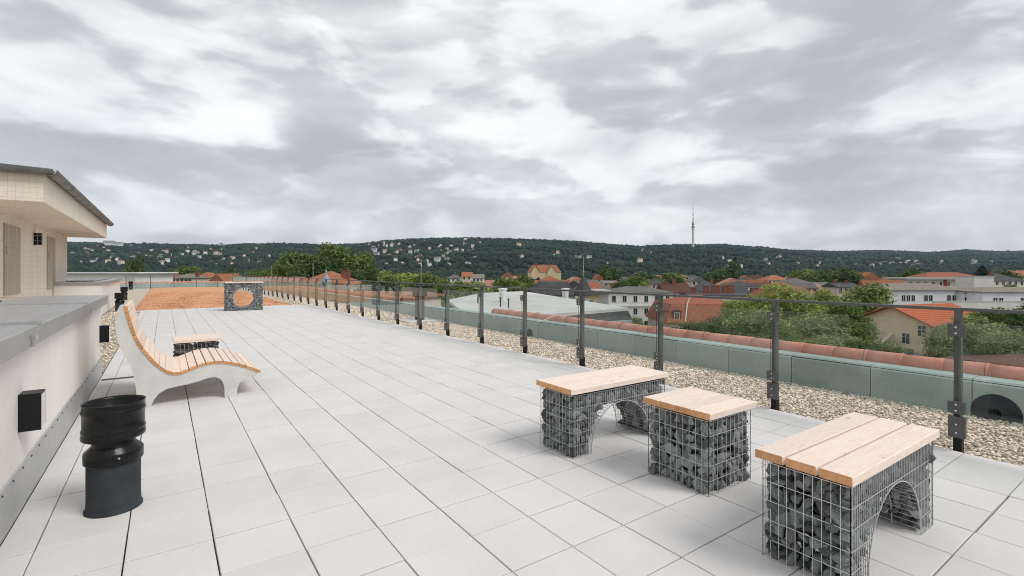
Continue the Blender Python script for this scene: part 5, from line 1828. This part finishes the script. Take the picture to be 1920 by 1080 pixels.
tree('olive tree above the orange roof of the beige house at right', 1862, 577, 70, 2.6, 2.4, 'mid', 0, G4)
G5 = 'trees left of the big tree clump'
tree('dark columnar tree behind the white roof upstand', 254, 478, 230, 4.2, 8, 'dark', 1, G5)
tree('round green tree above the greenish roof', 355, 497, 260, 7, 6, 'mid', 0, G5)
tree('low green tree left of the pale house', 285, 511, 160, 4.5, 3.5, 'mid', 1, G5)
tree('low bush-like tree in front of the greenish roof', 345, 522, 130, 4, 2.6, 'dark', 0, G5)
tree('dark small tree between the grey roof and the pinkish roof', 446, 511, 140, 3.0, 3.2, 'dark', 2, G5)
tree('green tree above the pinkish roof, left of the big clump', 490, 501, 200, 6.5, 5, 'mid', 2, G5)
tree('green tree behind the steep red gable', 425, 503, 240, 6, 5.5, 'dark', 1, G5)
tree('mid green tree behind the roof house edge', 160, 508, 200, 6, 5, 'mid', 2, G5)
tree('light green tree between cupola and steep red gable', 384, 509, 230, 4.2, 4, 'mid', 1, G5)

# the woods of the valley floor, read as one mass
hxy = np.array([(a, b, c) for a, b, c in HOUSE_XY])
vs_, fs_ = [], []
cr_arr = []
for sd_ in range(5):
    m_, lb, V_ = crown_mesh('tmp', 900 + sd_, 170, 0.21, m_leafs['dark'], 7)
    bpy.data.meshes.remove(m_)
    cr_arr.append(V_.reshape(-1, 3))
cnt = 0
tries = 0
allv = []
while cnt < 1050 and tries < 9000:
    tries += 1
    d = math.sqrt(rnd.uniform(215 ** 2, 1000 ** 2)) if cnt > 110 else rnd.uniform(120, 215)
    u = rnd.uniform(-150, 2080)
    p = at(u, V0, d)
    if np.any((hxy[:, 0] - p.x) ** 2 + (hxy[:, 1] - p.y) ** 2 < (hxy[:, 2] + 4) ** 2):
        continue
    r_ = rnd.uniform(4.0, 7.5); h_ = rnd.uniform(7.5, 13.0) if d > 215 else rnd.uniform(5, 8.5)
    gz_ = float(terrain(p.x, p.y))
    V_ = cr_arr[rnd.randrange(5)]
    a = rnd.uniform(0, 6.28); ca, sa = math.cos(a), math.sin(a)
    hh = h_ * 0.52
    W = np.stack([(V_[:, 0] * ca - V_[:, 1] * sa) * r_ + p.x, (V_[:, 0] * sa + V_[:, 1] * ca) * r_ + p.y, V_[:, 2] * hh + gz_ + h_ - hh], -1)
    allv.append(W); cnt += 1
allv = np.concatenate(allv)
wd = link('valley_woods', np_mesh('valley_woods', allv, np.arange(len(allv)).reshape(-1, 4), m_leafs_valley if False else M('leaf_valley', (0.018, 0.042, 0.018), 0.7, (0.115, 0.175, 0.050), 0.03, 4, island=0.45, coords='World', contrast=(0.42, 0.68))), kind='stuff')
wd['label'] = 'dark green mass of garden trees filling the valley between the roofs and the hill'
wd['category'] = 'woods'

# ---- houses on the slopes
hh_me = {}


def hill_house_mesh(w, dep, h, roofc, wallc, kind):
    mb = MB().box(-w / 2, w / 2, -dep / 2, dep / 2, -3, h)
    r_ = roof_mesh(kind, w, dep, h, h + w * 0.30, 0.4)
    mb.add([(x, y - dep / 2, z) for x, y, z in r_.v], r_.f, 1)
    return mb.mesh('hillside_house', [wallm(wallc), roofm(roofc)])


HM = [hill_house_mesh(13, 10, 8, 'red', (0.72, 0.70, 0.66), 'front'), hill_house_mesh(16, 11, 8, 'grey', (0.74, 0.72, 0.68), 'hip'),
      hill_house_mesh(12, 10, 9, 'orange', (0.70, 0.62, 0.52), 'front'), hill_house_mesh(20, 11, 9, 'pale', (0.74, 0.73, 0.71), 'flat'),
      hill_house_mesh(14, 11, 8, 'pink', (0.72, 0.66, 0.60), 'gable')]
clusters = [
    ((128, 505), (463, 500), 74, 'pale villa %s %s the slope left of the big tree clump', 'villas on the left slope'),
    ((690, 905), (453, 500), 62, 'pale villa %s %s the slope right of the big tree clump', 'villas on the middle slope'),
    ((905, 1260), (470, 500), 9, 'lone pale villa %s %s the dark slope below the highest ridge', 'villas below the ridge'),
    ((1330, 1560), (482, 503), 24, 'white villa %s %s the slope right of the television tower', 'villas right of the tower'),
    ((1560, 1915), (488, 502), 22, 'tiny villa %s %s the foot of the far bluish hills', 'villas below the far hills'),
    ((1306, 1350), (462, 466), 6, 'tiny house %s %s the hilltop beside the television tower', 'houses on the tower hill')]
HILL_XY = []
for (ua, ub), (va, vb), n, lab, grp in clusters:
    k = 0; tr = 0
    while k < n and tr < n * 20:
        tr += 1
        u = rnd.uniform(ua, ub); v = rnd.uniform(va, vb)
        hit = on_terrain(u, v)
        if hit is None:
            continue
        x, y, z, d = hit
        if any((x - a) ** 2 + (y - b) ** 2 < 22 ** 2 for a, b in HILL_XY):
            continue
        mi_ = rnd.randrange(5)
        o_ = link('hillside_house', HM[mi_], None, (x, y, z + 1.0), (0, 0, -YAW + rnd.uniform(-0.9, 0.9)))
        s_ = rnd.uniform(0.45, 0.85) * (1.0 if d < 2500 else 1.2)
        o_.scale = (s_, s_, s_)
        hb_ = 'high on' if v < va + (vb - va) * .34 else ('halfway up' if v < va + (vb - va) * .67 else 'low on')
        lab2 = lab % (('with red gable', 'with grey hipped roof', 'with orange gable', 'with flat roof', 'with pinkish roof')[mi_], hb_)
        tag(o_, lab2, 'house', grp)
        HILL_XY.append((x, y)); k += 1
# a few larger landmarks
for (u, v, mi, sc, lab) in ((205, 464, 3, 1.7, 'large white apartment slab on the left hilltop'), (222, 465, 3, 1.4, 'cream apartment block beside the large white slab on the hilltop'),
                            (415, 464, 1, 1.3, 'white mansion near the left hilltop above the gabion block'), (873, 451.5, 0, 1.3, 'reddish house sitting on the highest wooded ridge'),
                            (973, 464, 2, 1.2, 'single white chapel-like house high on the dark slope'), (1200, 494, 2, 1.15, 'cream villa with reddish roof low on the slope above the pink house')):
    hit = on_terrain(u, v)
    if hit:
        x, y, z, d = hit
        o_ = link('hillside_house', HM[mi], None, (x, y, z + 2.5), (0, 0, -YAW + 0.2))
        o_.scale = (sc, sc, sc)
        tag(o_, lab, 'house'); HILL_XY.append((x, y))

# ---- forest on the slopes: one mass
nF = 33000
dF = np.sqrt(nr.uniform(775.0 ** 2, 4700.0 ** 2, nF * 3)); uF = nr.uniform(-160, 2080, nF * 3)
keepm = dF < np.interp(uF, DU, DD) + 60
dF, uF = dF[keepm][:nF], uF[keepm][:nF]
qF = (uF - 960) / FPX * dF
xF = CS * qF + SN * dF; yF = -SN * qF + CS * dF
hx_ = np.array(HILL_XY)
ok = np.ones(len(xF), bool)
for a, b in HILL_XY:
    # a clearing round each house, longer on the valley side
    dx, dy = xF - a, yF - b
    rr = math.hypot(a, b); ax, ay = a / rr, b / rr
    al = dx * ax + dy * ay; pe = -dx * ay + dy * ax
    ok &= ~((np.abs(pe) < 8) & (al < 8) & (al > -13))
xF, yF, dF = xF[ok], yF[ok], dF[ok]
zF = terrain(xF, yF)
rF = nr.uniform(5.0, 9.0, len(xF)) * np.interp(dF, [800, 3000, 4600], [0.8, 1.0, 1.5])
fo = blobs('hillside_forest', np.column_stack([xF, yF, zF + rF * 0.55]), rF, nr.uniform(0.8, 1.25, len(xF)), m_forest, jitter=0.3, smooth=True)
fo['label'] = 'dense dark green forest covering the slopes of the hills'
fo['category'] = 'forest'

# ---- television tower
hit = on_terrain(1299.5, 466.5)
tx, ty, tzz, td = hit
s_ = td / FPX
tv = thing('television_tower', 'slender white concrete television tower on the hilltop', 'tower', (tx, ty, tzz - 2))
zrow_t = lambda v: zrow(v, td) - tzz + 2
MB().lathe([(2.6 * s_, 0), (2.0 * s_, zrow_t(455)), (1.75 * s_, zrow_t(436)), (1.8 * s_, zrow_t(431))], 18).build('shaft', M('tower_concrete', (0.66, 0.64, 0.60), 0.8), tv)
hd = MB().lathe([(1.8 * s_, zrow_t(431)), (2.9 * s_, zrow_t(426.5)), (2.9 * s_, zrow_t(424)), (2.2 * s_, zrow_t(422.5)), (2.1 * s_, zrow_t(419)), (2.5 * s_, zrow_t(418)), (2.4 * s_, zrow_t(416)), (1.0 * s_, zrow_t(414))], 18).build('pod', M('tower_concrete', (0.66, 0.64, 0.60), 0.8), tv)
MB().lathe([(2.96 * s_, zrow_t(426)), (2.96 * s_, zrow_t(424.6))], 18).lathe([(2.24 * s_, zrow_t(421.8)), (2.16 * s_, zrow_t(419.6))], 18).build('window_band', m_pane, hd)
an = MB()
cols_ = [M('mast_red', (0.45, 0.08, 0.06), 0.6), M('mast_white', (0.7, 0.7, 0.68), 0.6)]
vv = [414, 409, 404, 399, 394, 389, 384, 379]
for i in range(len(vv) - 1):
    r0 = (0.85 - 0.09 * i) * s_
    an.lathe([(r0, zrow_t(vv[i])), (r0 * .9, zrow_t(vv[i + 1]))], 6, m=i % 2)
    an.lathe([(r0 * 1.5, zrow_t(vv[i]) - .01), (r0 * 1.5, zrow_t(vv[i]) + 1.2)], 6, m=i % 2)
an.build('antenna', cols_, tv)

# ---- haze
hz = MB().box(-7000, 7600, -2500, 7600, GZ - 2.5, 420)
ho_ = hz.build('haze', None, kind='stuff') if False else None
hm = bpy.data.materials.new('haze')
hm.use_nodes = True
hm.node_tree.nodes.clear()
vp = hm.node_tree.nodes.new('ShaderNodeVolumePrincipled')
vp.inputs['Color'].default_value = (0.62, 0.84, 1.0, 1)
vp.inputs['Density'].default_value = HAZE
vp.inputs['Anisotropy'].default_value = 0.0
oo = hm.node_tree.nodes.new('ShaderNodeOutputMaterial')
hm.node_tree.links.new(vp.outputs[0], oo.inputs['Volume'])
hm.cycles.homogeneous_volume = True if hasattr(hm.cycles, 'homogeneous_volume') else False
ho_ = hz.build('haze', hm, kind='stuff')
ho_['label'] = 'thin pale blue haze over the town and the hills'
ho_['category'] = 'haze'
